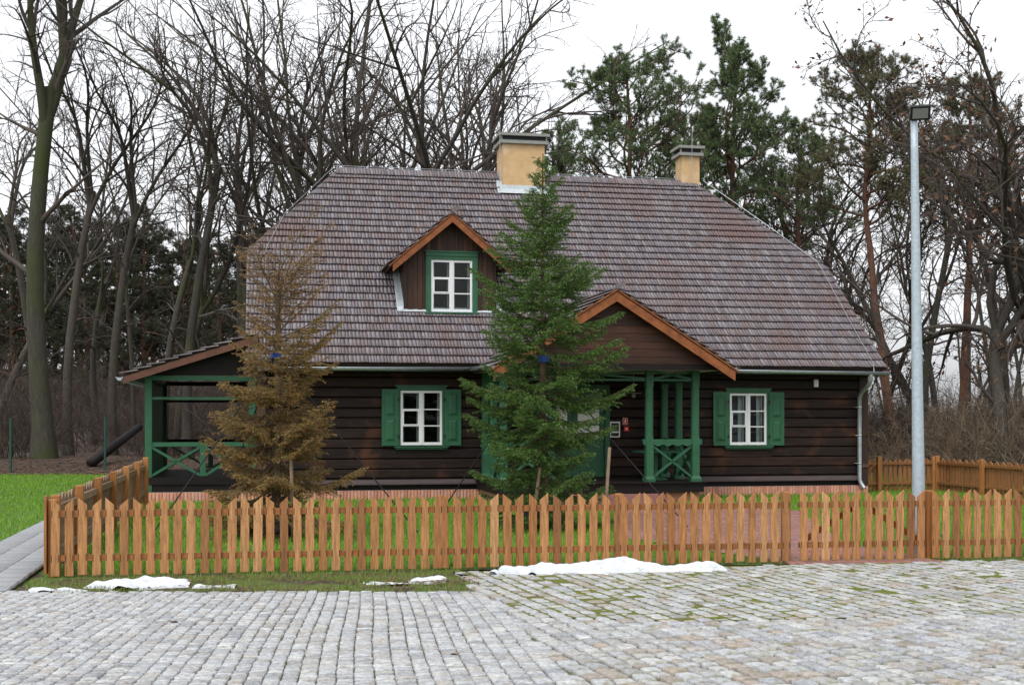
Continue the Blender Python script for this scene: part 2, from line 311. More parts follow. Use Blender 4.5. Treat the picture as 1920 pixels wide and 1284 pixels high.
offpath = lambda X, Y: inhouse(X, Y) & ~poly_in(X, Y, redpath)
blades('grass', yard, 120000, .055, .011, 'blade', 'bright green grass of the fenced yard before the cottage', offpath)
blades('grass', lawnL, 90000, .05, .016, 'blade', 'bright green lawn beyond the grey slab path')
blades('dry_grass', lawnL, 14000, .055, .016, 'drygrass', 'yellowed blades scattered through the lawn beyond the path')
blades('dry_grass', yard, 22000, .05, .011, 'drygrass', 'yellowed blades scattered through the fenced yard grass', offpath)
blades('grass', strip, 30000, .045, .008, 'drygrass', 'mossy patchy grass strip between picket fence and cobbles', lambda X, Y: (np.sin(X * 2.1) * np.cos(Y * 5 + X) > -.45), .9)

# red clinker path from the gate to the porch, joined small pavers
quad_sheet('brick_path', redpath, 'mortar', .0)
V = []; F = []
xs = np.arange(-1, 6.5, .105); ys = np.arange(14, 28, .21)
cx, cy = np.meshgrid(xs, ys); cx = cx + (np.arange(len(ys)) % 2)[:, None] * .05; cx = cx.ravel(); cy = cy.ravel()
ca, sa = math.cos(TH), math.sin(TH); px_ = cx * ca - (cy - 14) * sa; py_ = 14 + cx * sa + (cy - 14) * ca
px_ = px_ + 3.0
k = poly_in(px_, py_, redpath); px_, py_ = px_[k], py_[k]
def slab_arrays(px, py, hw, hl, ang, z0, z1, jit=0, cham=.006):
    n = len(px); hw = np.broadcast_to(hw, n); hl = np.broadcast_to(hl, n); ca, sa = np.cos(ang), np.sin(ang)
    out = []
    for zz, ins in ((z0, 0), (z1, 0), (z1 + cham, cham)):
        for sx, sy in ((-1, -1), (1, -1), (1, 1), (-1, 1)):
            lx = sx * (hw - ins); ly = sy * (hl - ins); out.append(np.stack([px + lx * ca - ly * sa, py + lx * sa + ly * ca, np.full(n, zz)], -1))
    V = np.stack(out, 1) + (rng.normal(0, jit, (n, 1, 3)) if jit else 0)
    q = []
    for r in (0, 4):
        for i in range(4): q.append((r + i, r + (i + 1) % 4, r + 4 + (i + 1) % 4, r + 4 + i))
    q.append((8, 9, 10, 11)); q = np.array(q)
    return V.reshape(-1, 3), (np.arange(n)[:, None, None] * 12 + q).reshape(-1, 4)
V, F = slab_arrays(px_, py_, .048, .1, TH, -.02, .006, .0015)
pv = arr_obj('pavers', V, F, 'clinker'); stuff(pv); pv.parent = [o for o in bpy.data.objects if o.name == 'brick_path'][0]

# grey slab path on the left, each slab its own piece
sp = quad_sheet('slab_path', [pathR0, pathR1, pathL1, pathL0], 'mortar', -.004)
pd = (Vector(pathR1) - Vector(pathR0)).normalized(); pnv = Vector((-pd.y, pd.x)); pang = math.atan2(pd.y, pd.x) - R(90)
slabV, slabF = slab_arrays(np.zeros(1), np.zeros(1), .1715, .198, 0, -.03, .006)
sm = None
for r in range(70):
    for q in range(3):
        p = Vector(pathR0) + pd * (.2 + r * .4 + (.2 if q == 1 else 0)) + pnv * (.18 + q * .352)
        if p.y > 40.5: continue
        if sm is None:
            o = arr_obj('paving_slab', slabV, slabF, 'slab', sp); sm = o.data
        else:
            o = bpy.data.objects.new('paving_slab', sm); COL.objects.link(o); o.parent = sp
        o.location = (p.x, p.y, rng.normal(0, .0015)); o.rotation_euler = (0, 0, pang)

# cobbles ------------------------------------------------------------------
cob = quad_sheet('cobblestone_square', [(-14, 4.5), (14, 4.5), (14, 14.0), FP(22, -.36)[:2], FP(4.5, -.36)[:2], (-.62, 14.9), (-.33, 13.7), (-.52, 12.84), (-14, 12.84)], 'joint', -.008)
mossz = quad_sheet('mossy_joints', [(.12, 11.3), (1.5, 11.0), (9, 12.0), FP(18, -.37)[:2], FP(4.5, -.37)[:2], (-.58, 14.7), (-.25, 13.2), (.1, 11.2)], 'moss', .0098)
def stone_arrays(px, py, hw, hl, ang, tilt=.02):
    n = len(px); a = np.array([(-1, -.7), (-.72, -1), (.72, -1), (1, -.7), (1, .7), (.72, 1), (-.72, 1), (-1, .7)])
    ca, sa = np.cos(ang)[:, None], np.sin(ang)[:, None]
    jit = rng.normal(0, .07, (n, 8, 2)); rings = []
    hgt = rng.normal(.009, .003, n)[:, None]; tx = rng.normal(0, tilt, n)[:, None]; ty = rng.normal(0, tilt, n)[:, None]
    for s, z in ((1.0, -.03), (1.0, .000), (.87, .006)):
        lx = (a[:, 0] + jit[:, :, 0]) * s * hw[:, None]; ly = (a[:, 1] + jit[:, :, 1]) * s * hl[:, None]
        zz = z + (hgt + lx * tx + ly * ty if z > -.01 else 0) + (rng.normal(0, .0012, (n, 8)) if z > -.01 else 0)
        rings.append(np.stack([px[:, None] + lx * ca - ly * sa, py[:, None] + lx * sa + ly * ca, np.broadcast_to(zz, lx.shape)], -1))
    V = np.concatenate(rings, 1)
    q = [(r + i, r + (i + 1) % 8, r + 8 + (i + 1) % 8, r + 8 + i) for r in (0, 8) for i in range(8)]
    q += [(16, 17, 18, 19), (16, 19, 20, 23), (23, 20, 21, 22)]
    return V, np.array(q)
def bound(Y): return -.60 + (14.3 - Y) * .165
# left field: small setts in rows running away from the viewer, bending along the seam
sx, sy, sw, sl_ = [], [], [], []
x = -7.6
while x < 2.2:
    wd = rng.uniform(.098, .125); y = 6.4 + rng.uniform(0, .1)
    while y < 12.84:
        l = rng.uniform(.07, .135); sx.append(x + wd / 2 + .012 * math.sin(y * 1.3 + x)); sy.append(y + l / 2); sw.append(wd / 2 - .0055); sl_.append(l / 2 - .005); y += l
    x += wd
sx, sy, sw, sl_ = map(np.array, (sx, sy, sw, sl_))
by0 = float(bound(np.array(12.84)))
fan = np.exp(-np.clip(by0 - sx, 0, 99) / 3.0); dlt = bound(sy) - by0
sx2 = sx + dlt * fan; wf = 1 + np.clip(dlt, 0, 2) * fan / 3.0
k = (sx < by0 + .05); A1 = (sx2[k], sy[k], sw[k] * wf[k], sl_[k], (rng.normal(0, .05, k.sum()) + .165 * fan[k]))
# right field: larger stones in rows slanting away to the left
ta = R(17); sx, sy, sw, sl_ = [], [], [], []
p = -8.0
while p < 12:
    wd = rng.uniform(.125, .185); q = -6.0 + rng.uniform(0, .2)
    while q < 12:
        l = rng.uniform(.11, .24); sx.append(p + wd / 2 + .015 * math.sin(q * 1.1 + p)); sy.append(q + l / 2); sw.append(wd / 2 - .014); sl_.append(l / 2 - .010); q += l
    p += wd
sx, sy, sw, sl_ = map(np.array, (sx, sy, sw, sl_))
X = sx * math.cos(ta) - sy * math.sin(ta) + 2.0; Y = sx * math.sin(ta) + sy * math.cos(ta) + 9.0
fY = FA.y + (X - FA.x) * fd.y / fd.x - .40 - .03 * np.sin(X * 3)
k = (X > bound(Y) + .035) & (Y > 6.4) & (Y < fY) & (X < 8.8)
A2 = (X[k], Y[k], sw[k], sl_[k], ta + rng.normal(0, .05, k.sum()))
vis = []
for A, m in ((A1, 'granite'), (A2, 'granite2')):
    V, q = stone_arrays(*A)
    ry = 1.75 * 2384 / np.maximum(A[1], .1)
    infr = (A[1] > 8.45) & (np.abs(A[0]) < A[1] * .40)
    order = np.argsort(np.where(infr, A[1], 99))[:150]
    ind = np.zeros(len(A[0]), bool); ind[order] = True
    for i in order:
        c = V[i].mean(0); o = arr_obj('cobblestone', V[i] - c, [q], m, cob); o.location = c
    Vr = V[~ind]; n = len(Vr)
    o = stuff(arr_obj('cobblestones', Vr.reshape(-1, 3), (np.arange(n)[:, None, None] * 24 + q).reshape(-1, 4), m, cob))

# snow left over
def snow(name, outline, hmax, label, lump=6):
    """outline polygon in ground coordinates, heaped in the middle"""
    pts = np.array(outline, float); c = pts.mean(0); xs = np.linspace(pts[:, 0].min(), pts[:, 0].max(), 110); ys = np.linspace(pts[:, 1].min(), pts[:, 1].max(), 44)
    X, Y = np.meshgrid(xs, ys)
    d = np.full(X.shape, 9.)
    n = len(pts)
    for i in range(n):
        a, b = pts[i], pts[(i + 1) % n]; ab = b - a; t = np.clip(((X - a[0]) * ab[0] + (Y - a[1]) * ab[1]) / (ab @ ab), 0, 1)
        d = np.minimum(d, np.hypot(X - a[0] - t * ab[0], Y - a[1] - t * ab[1]))
    d = np.where(poly_in(X, Y, pts), d, -d)
    wob = .075 * np.sin(X * 8 + 2.5 * np.sin(Y * 7 + X * 2)) * np.cos(Y * 11 + X * 3) + .04 * np.sin(X * 21 + 3 * np.sin(Y * 13)) * np.cos(Y * 27 + X * 9)
    d = d + wob
    Z = np.where(d > 0, hmax * (1 - np.exp(-np.clip(d, 0, 9) / .10)) * (.72 + .32 * np.sin(X * lump + Y * 3) * np.cos(Y * 5 + X) + .14 * np.sin(X * 19 + 2 * np.sin(Y * 9)) * np.cos(Y * 17 + X * 4) + .05 * np.sin(X * 47 + Y * 31)), -.03 + d * .3)
    V = np.stack([X, Y, Z + .004], -1).reshape(-1, 3); nx = len(xs)
    i = (np.arange(len(ys) - 1)[:, None] * nx + np.arange(nx - 1)); F = np.stack([i, i + 1, i + nx + 1, i + nx], -1).reshape(-1, 4)
    F = F[(V[F][:, :, 2].max(1) > -.012)]
    used = np.unique(F); mp = np.zeros(len(V), int); mp[used] = np.arange(len(used))
    o = arr_obj(name, V[used], mp[F], 'snow', None, True); tag(o, label, 'snow', None); return o
snow('snow_patch', [(-.25, 14.25), (.45, 14.32), (1.2, 14.42), (2.0, 14.55), (2.55, 14.72), (2.2, 14.85), (1.55, 15.02), (1.2, 15.1), (.9, 15.02), (.2, 14.75), (-.1, 14.6)], .15, 'long ridge of leftover snow on the cobbles under the picket fence')
snow('snow_patch', [(-4.5, 13.3), (-3.95, 13.1), (-3.4, 13.4), (-3.5, 13.78), (-4.0, 13.9), (-4.35, 13.62)], .085, 'broad melting snow patch on the grass strip by the fence corner')
snow('snow_patch', [(-4.95, 12.98), (-4.55, 12.95), (-4.35, 13.05), (-4.6, 13.14), (-4.95, 13.12)], .05, 'thin snow streak at the cobble edge near the slab path')
snow('snow_patch', [(-3.35, 13.3), (-2.95, 13.28), (-2.9, 13.38), (-3.3, 13.45)], .045, 'small thin snow sliver on the grass strip')
snow('snow_patch', [(-1.25, 13.55), (-.72, 13.8), (-.78, 14.12), (-1.02, 13.98), (-1.12, 13.75)], .07, 'small snow remnant beside dead leaves where grass meets cobbles')
snow('snow_patch', [(-1.62, 13.55), (-1.1, 13.5), (-1.1, 13.62), (-1.6, 13.72)], .05, 'thin snow strip among dead leaves on the grass strip')

# dead leaves, uncounted
def leaves(name, X, Y, Z, size, label):
    n = len(X); a = rng.uniform(0, 2 * np.pi, n); s = size * rng.uniform(.5, 1.2, n); t = rng.uniform(-.5, .5, (n, 4))
    cs = [(-1, 0), (0, -.55), (1, 0), (0, .55)]
    V = np.stack([np.stack([X + s * (c[0] * np.cos(a) - c[1] * np.sin(a)), Y + s * (c[0] * np.sin(a) + c[1] * np.cos(a)), Z + s * .4 * np.abs(t[:, i])], -1) for i, c in enumerate(cs)], 1)
    o = stuff(arr_obj(name, V.reshape(-1, 3), np.arange(4 * n).reshape(-1, 4), 'leaf')); tag(o, label, 'leaves'); return o
n = 26000; X = rng.uniform(-22, 20, n); Y = 40.6 + rng.gamma(1.6, 2.6, n) - rng.exponential(.5, n); leaves('fallen_leaves', X, Y, np.maximum(gz(X, Y), 0) + .015, .07, 'carpet of brown fallen leaves along the edge of the wood')
n = 5000; X = rng.uniform(5.3, 15, n); Y = rng.uniform(16.3, 40, n); k = inhouse(X, Y) & (Y > FA.y + (X - FA.x) * fd.y / fd.x + .2); leaves('fallen_leaves', X[k], Y[k], 0 * X[k] + .02, .055, 'scattered brown leaves on the ground behind the lamp post')
n = 900; X = np.concatenate([rng.uniform(-4.8, -.6, n), rng.normal(-.9, .25, 250)]); Y = np.concatenate([rng.uniform(12.95, 14.3, n), rng.normal(13.75, .15, 250)]); leaves('fallen_leaves', X, Y, 0 * X + .015, .028, 'small dead leaves caught in the grass strip')
for x, y, lb in ((-.42, 9.4, 'single curled brown leaf lying on the small setts'), (-2.9, 10.9, 'dark crumpled leaf lying on the setts')):
    b = MB(); s = .045
    b.add([(-s, 0, .004), (-.3 * s, -.5 * s, .018), (.5 * s, -.4 * s, .012), (s, .1 * s, .03), (.4 * s, .5 * s, .01), (-.4 * s, .45 * s, .016), (0, 0, .004)], [(0, 1, 6), (1, 2, 6), (2, 3, 6), (3, 4, 6), (4, 5, 6), (5, 0, 6)])
    o = b.build('fallen_leaf', 'leaf'); o.location = (x, y, .012); o.rotation_euler = (0, 0, 1.1 * x); tag(o, lb, 'leaf')

# ================================================================= THE COTTAGE
cot = thing('cottage', 'dark log cottage with shingled half-hipped roof and green shutters', 'house', HF(0, 0), TH)
UL, UR = -5.62, 8.62
SL = .86; ZE, VE = 2.95, -.55; RV = 5.68; RZ = ZE + SL * (RV - VE)
VL, VR = -5.88, 8.86; HV = 2.68; HZ = ZE + SL * (HV - VE); RL, RR = -3.58, 6.33
# wall core, gables, floor
b = MB(); b.box(UL + .1, UR - .1, .80, 11.2, .1, 2.9); b.build('wall_core', 'logdark', cot)
for u, s in ((UL, 1), (UR - .15, 1)):
    b = MB(); b.add([(u + dx, v, z) for dx in (0, .15) for v, z in ((.1, .2), (11.2, .2), (11.2, 3.2), (2 * RV - HV, HZ - .15), (HV, HZ - .15), (.1, 3.2))], [(0, 5, 4, 3, 2, 1), (6, 7, 8, 9, 10, 11)] + [(i, (i + 1) % 6, 6 + (i + 1) % 6, 6 + i) for i in range(6)])
    b.build('gable_wall', 'vboard', cot)
# logs of the front wall, broken at the openings
openings = [(-2.62, -1.49, 1.10, 2.50), (5.07, 6.19, 1.07, 2.47), (.55, 2.28, .45, 2.55)]
z = .46; hs_ = [.205, .225, .235, .21, .24, .225, .215, .235, .22, .23, .22]
for i, h in enumerate(hs_):
    z0, z1 = z, z + h - .012; z += h
    cuts = [UL + .02]
    for u0, u1, a, c in openings:
        if z1 > a + .03 and z0 < c - .03: cuts += [u0, u1]
    cuts.append(UR - .2); cuts.sort()
    for j in range(0, len(cuts), 2):
        u0, u1 = cuts[j], cuts[j + 1]
        if u1 - u0 < .05: continue
        pr = rng.uniform(-.008, .008); ch = .022
        b = MB(); v0 = pr
        prof = [(v0 + ch, z0), (.16, z0), (.16, z1), (v0 + ch, z1), (v0, z1 - ch), (v0, z0 + ch)]
        n = len(prof); b.add([(u0, v, zz) for v, zz in prof] + [(u1, v, zz) for v, zz in prof], [tuple(range(n - 1, -1, -1)), tuple(range(n, 2 * n))] + [(k_, (k_ + 1) % n, n + (k_ + 1) % n, n + k_) for k_ in range(n)])
        b.build('log', 'log', cot)
    for u0, u1, a, c in openings:
        if z1 > a + .03 and z0 < c - .03:
            for y0, y1 in ((z0, min(z1, a)), (max(z0, c), z1)):
                if y1 - y0 > .01: b = MB(); b.box(u0 - .03, u1 + .03, .012, .16, y0, y1); b.build('log', 'log', cot)
b = MB(); b.box(UL + .03, UR - .15, .03, .2, .2, .452); b.build('sill_beam', 'logdark', cot)
b = MB(); b.add([(UL, -.075, .345), (UR - .2, -.075, .345), (UR - .2, .02, .43), (UL, .02, .43), (UL, -.075, .318), (UR - .2, -.075, .318), (UR - .2, .03, .318), (UL, .03, .318)], [(0, 1, 2, 3), (4, 5, 1, 0), (4, 7, 6, 5), (5, 6, 2, 1), (7, 4, 0, 3)]); b.build('drip_board', 'drip', cot)
# corner pilaster on the right with mouldings
b = MB(); b.box(UR - .19, UR + .03, -.03, .2, .2, 2.95); b.box(UR - .22, UR + .07, -.07, .2, 1.42, 1.50); b.box(UR - .21, UR + .05, -.05, .2, 1.38, 1.42); b.box(UR - .22, UR + .06, -.06, .2, .62, .70); b.build('corner_pilaster', 'vboard', cot)
b = MB(); b.box(UL - .03, UL + .17, -.03, .2, .2, 2.95); b.build('corner_pilaster', 'vboard', cot)
# brick plinth: mortar core and upright bricks
b = MB(); b.box(-8.0, UR + .02, .012, .5, -.1, .2); b.build('plinth', 'mortar', cot)
us = np.arange(-7.98, UR - .02, .074); n = len(us)
V = np.stack([np.stack([us + dx, np.full(n, dv) + rng.normal(0, .0015, n), np.full(n, zz)], -1) for zz in (-.08, .192) for dx, dv in ((0, -.012), (.066, -.012), (.066, .05), (0, .05))], 1)
q = np.array([(0, 1, 5, 4), (1, 2, 6, 5), (3, 0, 4, 7), (4, 5, 6, 7)])
stuff(arr_obj('plinth_bricks', V.reshape(-1, 3), (np.arange(n)[:, None, None] * 8 + q).reshape(-1, 4), 'brick', cot))

# ---- shingles
def shingles(O, U, S, L, lim, expo=.29, wid=.08, skip=None, off0=0, th=.020):
    """courses of split shingles on a slope; lim(s)->(u0,u1). Returns (n,8,3) box corners, bottom courses first"""
    O, U, S = (np.array(a, float) for a in (O, U, S)); U = nrm(U); S = nrm(S); N = np.cross(U, S); N = N if N[2] > 0 else -N
    out = []; s = 0.0; c = 0
    while s < L - .03:
        e = min(expo * 1.3, L - s); u0, u1 = lim(s); t0, t1 = lim(min(s + e, L)); t0, t1 = min(t0, t1), max(t0, t1)
        if u1 - u0 > .05:
            ws = np.clip(rng.normal(wid, .014, int((u1 - u0) / wid * 1.5) + 4), .045, .12); xs = u0 + np.concatenate([[0], np.cumsum(ws)]); xs = xs[xs < u1 - .03]; xs = np.append(xs, u1)
            a, b_ = xs[:-1], xs[1:] - .0075; n = len(a)
            dz = rng.normal(0, .002, n); ds = rng.normal(0, .003, n)
            if skip is not None:
                k = ~skip((a + b_) / 2, s + expo / 2); a, b_, dz, ds = a[k], b_[k], dz[k], ds[k]; n = len(a)
            lo, hi = .066 + dz, .010 + dz
            cs = []
            for nn in (0, 1):
                for uu, ss, hh in ((a, s + ds, lo), (b_, s + ds, lo), (np.clip(b_, t0, t1), s + e + 0 * ds, hi), (np.clip(a, t0, t1), s + e + 0 * ds, hi)):
                    cs.append(O + uu[:, None] * U + np.asarray(ss)[:, None] * S + (hh + (nn - 1) * th)[:, None] * N)
            out.append(np.stack(cs, 1))
        s += expo; c += 1
    return np.concatenate(out)
SQ = np.array([(4, 5, 6, 7), (0, 1, 5, 4), (1, 2, 6, 5), (3, 0, 4, 7), (3, 2, 1, 0)])
def shingle_obj(B, parent, name='shingles'):
    n = len(B); return stuff(arr_obj(name, B.reshape(-1, 3), (np.arange(n)[:, None, None] * 8 + SQ).reshape(-1, 4), 'shingle', parent))
cosp = 1 / math.hypot(1, SL); LS = (RV - VE) / cosp
def slimit(s):
    v = VE + s * cosp
    if v <= HV: return VL, VR
    t = (v - HV) / (RV - HV); return VL + (RL - VL) * t, VR + (RR - VR) * t
roof = MB()
# deck slabs (underside of the covering), 5 cm thick
def slab(b, pts, t=.05):
    p = [Vector(q) for q in pts]; nn = (p[1] - p[0]).cross(p[2] - p[0]).normalized(); nn = nn if nn.z > 0 else -nn
    n = len(p); v = [q - nn * .004 for q in p] + [q - nn * (t + .004) for q in p]
    b.add(v, [tuple(range(n)), tuple(range(2 * n - 1, n - 1, -1))] + [((i + 1) % n, i, n + i, n + (i + 1) % n) for i in range(n)])
slab(roof, [(VL, VE, ZE), (VR, VE, ZE), (VR, HV, HZ), (RR, RV, RZ), (RL, RV, RZ), (VL, HV, HZ)])
bv = 2 * RV
slab(roof, [(VL, bv - VE, ZE), (VL, bv - HV, HZ), (RL, RV, RZ), (RR, RV, RZ), (VR, bv - HV, HZ), (VR, bv - VE, ZE)])
slab(roof, [(VL, HV, HZ), (RL, RV, RZ), (VL, bv - HV, HZ)]); slab(roof, [(VR, HV, HZ), (VR, bv - HV, HZ), (RR, RV, RZ)])
roof = roof.build('roof', 'deck', cot)
def skipmain(u, s):
    v = VE + s * cosp
    dorm = (u > -2.3) & (u < -.25) & (v > .93) & (v < 2.0 + 1.5 * (1 - np.abs(u + 1.28) / 1.1))
    por = (np.abs(u - 1.6) < 2.35 - (v + .55) * 1.35) & (v < 1.05)
    ch = (u > .68) & (u < 1.95) & (v > 4.95)
    return dorm | por | ch
B = shingles((0, VE, ZE), (1, 0, 0), (0, cosp, SL * cosp), LS, slimit, skip=skipmain)
for i in range(300):
    c = B[i].mean(0); o = arr_obj('shingle', B[i] - c, [SQ], 'shingle', roof); o.location = c
shingle_obj(B[300:], roof)
# half hips
for s, (e, r) in ((1, (VR, RR)), (-1, (VL, RL))):
    run = abs(e - r); Lh = math.hypot(run, RZ - HZ); half = RV - HV
    Bh = shingles((e + s * .12, RV, HZ - .12 * (RZ - HZ) / run), (0, 1, 0), (-s * run, 0, RZ - HZ), Lh, lambda q: (-half * (1 - q / Lh) - .05, half * (1 - q / Lh) + .05))
    shingle_obj(Bh, roof)
# back slope
Bb = shingles((0, bv - VE, ZE), (1, 0, 0), (0, -cosp, SL * cosp), LS, slimit, wid=.3); shingle_obj(Bb, roof)
# ridge course, a little proud, leaning over the crest
Br = shingles((0, RV - .20, RZ - .20 * SL + .03), (1, 0, 0), (0, cosp, SL * cosp), .40, lambda s: (RL - .03, RR + .03), expo=1); shingle_obj(Br, roof, 'ridge_shingles')
# lightning conductor
b = MB(); b.tube([(RL - .05, RV, RZ + .14), (RR - .3, RV, RZ + .14)], .007, 5)
for u in np.arange(RL, RR - .3, .72): b.tube([(u, RV, RZ), (u, RV, RZ + .15)], .008, 5)
line = [(RR + .2, RV - .1, RZ + .1), (RR + (VR - RR) * .55, RV - (RV - HV) * .55, RZ - (RZ - HZ) * .55 + .12), (VR - .25, HV, HZ + .12), (VR - .3, 1, ZE + SL * 1.55 + .12), (VR - .34, VE, ZE + .12), (VR - .36, VE - .08, ZE - .1), (VR - .36, VE - .02, 2.2)]
b.tube(line, .006, 5)
linel = [(RL - .05, RV, RZ + .14), (VL + (RL - VL) * .4, HV + (RV - HV) * .4, HZ + (RZ - HZ) * .4 + .12), (VL + .45, HV, HZ + .12), (VL + .4, 1, ZE + SL * 1.55 + .12), (VL + .4, VE, ZE + .12)]
b.tube(linel, .006, 5); b.build('lightning_conductor', 'zinc', cot)
# verge boards, eave fascia
for e in (VL + .05, VR - .09):
    b = MB(); b.add([(e + d, v, z + o) for d in (0, .035) for v, z, o in ((VE, ZE, -.2), (HV, HZ, -.2), (HV, HZ, -.06), (VE, ZE, -.06))], [(0, 1, 2, 3), (7, 6, 5, 4), (0, 3, 7, 4), (1, 5, 6, 2), (0, 4, 5, 1), (3, 2, 6, 7)]); b.build('verge_board', 'verge', cot)
for a, c in ((VL + .09, -.95), (4.15, VR - .1)):
    b = MB(); b.box(a, c, VE + .06, VE + .1, ZE - .16, ZE - .02); b.build('fascia', 'logdark', cot)
    b = MB(); b.box(a + .01, c - .01, VE + .101, .1, ZE - .165, ZE - .13); b.build('eave_soffit', 'logdark', cot)
# gutters
def gutter(pts, r=.068):
    b = MB(); k = 9
    for (a, c) in zip(pts[:-1], pts[1:]):
        a = Vector(a); c = Vector(c); d = (c - a).normalized(); s = d.cross(Vector((0, 0, 1))).normalized()
        ring = lambda p, rr: [p + s * rr * math.cos(t) + Vector((0, 0, rr * math.sin(t))) for t in np.linspace(math.pi, 2 * math.pi, k)]
        o0, o1, i0, i1 = ring(a, r), ring(c, r), ring(a, r - .008), ring(c, r - .008)
        f = []
        for i in range(k - 1): f += [(i, i + 1, k + i + 1, k + i), (2 * k + i + 1, 2 * k + i, 3 * k + i, 3 * k + i + 1), (i + 1, i, 2 * k + i, 2 * k + i + 1), (k + i, k + i + 1, 3 * k + i + 1, 3 * k + i)]
        f += [(0, k, 3 * k, 2 * k), (k - 1, 3 * k - 1, 4 * k - 1, 2 * k - 1)]
        b.add(o0 + o1 + i0 + i1, f)
        b.tube([a + s * r + Vector((0, 0, .004)), c + s * r + Vector((0, 0, .004))], .011, 6); b.tube([a - s * r + Vector((0, 0, .004)), c - s * r + Vector((0, 0, .004))], .011, 6)
        for e in (a, c): b.add([e] + ring(e, r), [(0, i + 1, i + 2) for i in range(k - 1)])
    return b
gutter([(VL + .1, VE - .07, 2.86), (-1.02, VE - .07, 2.885)]).build('gutter', 'zinc', cot, True)
gutter([(4.2, VE - .07, 2.885), (VR + .02, VE - .07, 2.86)]).build('gutter', 'zinc', cot, True)
gutter([(-1.02, VE - .08, 2.885), (-.95, -3.0, 2.84)]).build('gutter', 'zinc', cot, True)
gutter([(4.15, -3.0, 2.84), (4.2, VE - .08, 2.885)]).build('gutter', 'zinc', cot, True)
# downspout with S-bend
b = MB(); b.tube([(8.42, VE - .07, 2.82), (8.42, VE - .07, 2.68), (8.41, VE + .02, 2.56), (8.40, -.20, 2.40), (8.39, -.11, 2.27), (8.39, -.11, 1.5), (8.39, -.11, .34), (8.42, -.13, .24), (8.47, -.2, .13)], .05, 12, False)
for z in (2.05, 1.38, .72): b.tube([(8.39, -.11, z - .015), (8.39, -.11, z + .015)], .057, 12); b.bar((8.33, -.11, z), (8.28, .05, z), .012, .012)
b.build('downspout', 'zinc', cot, True)

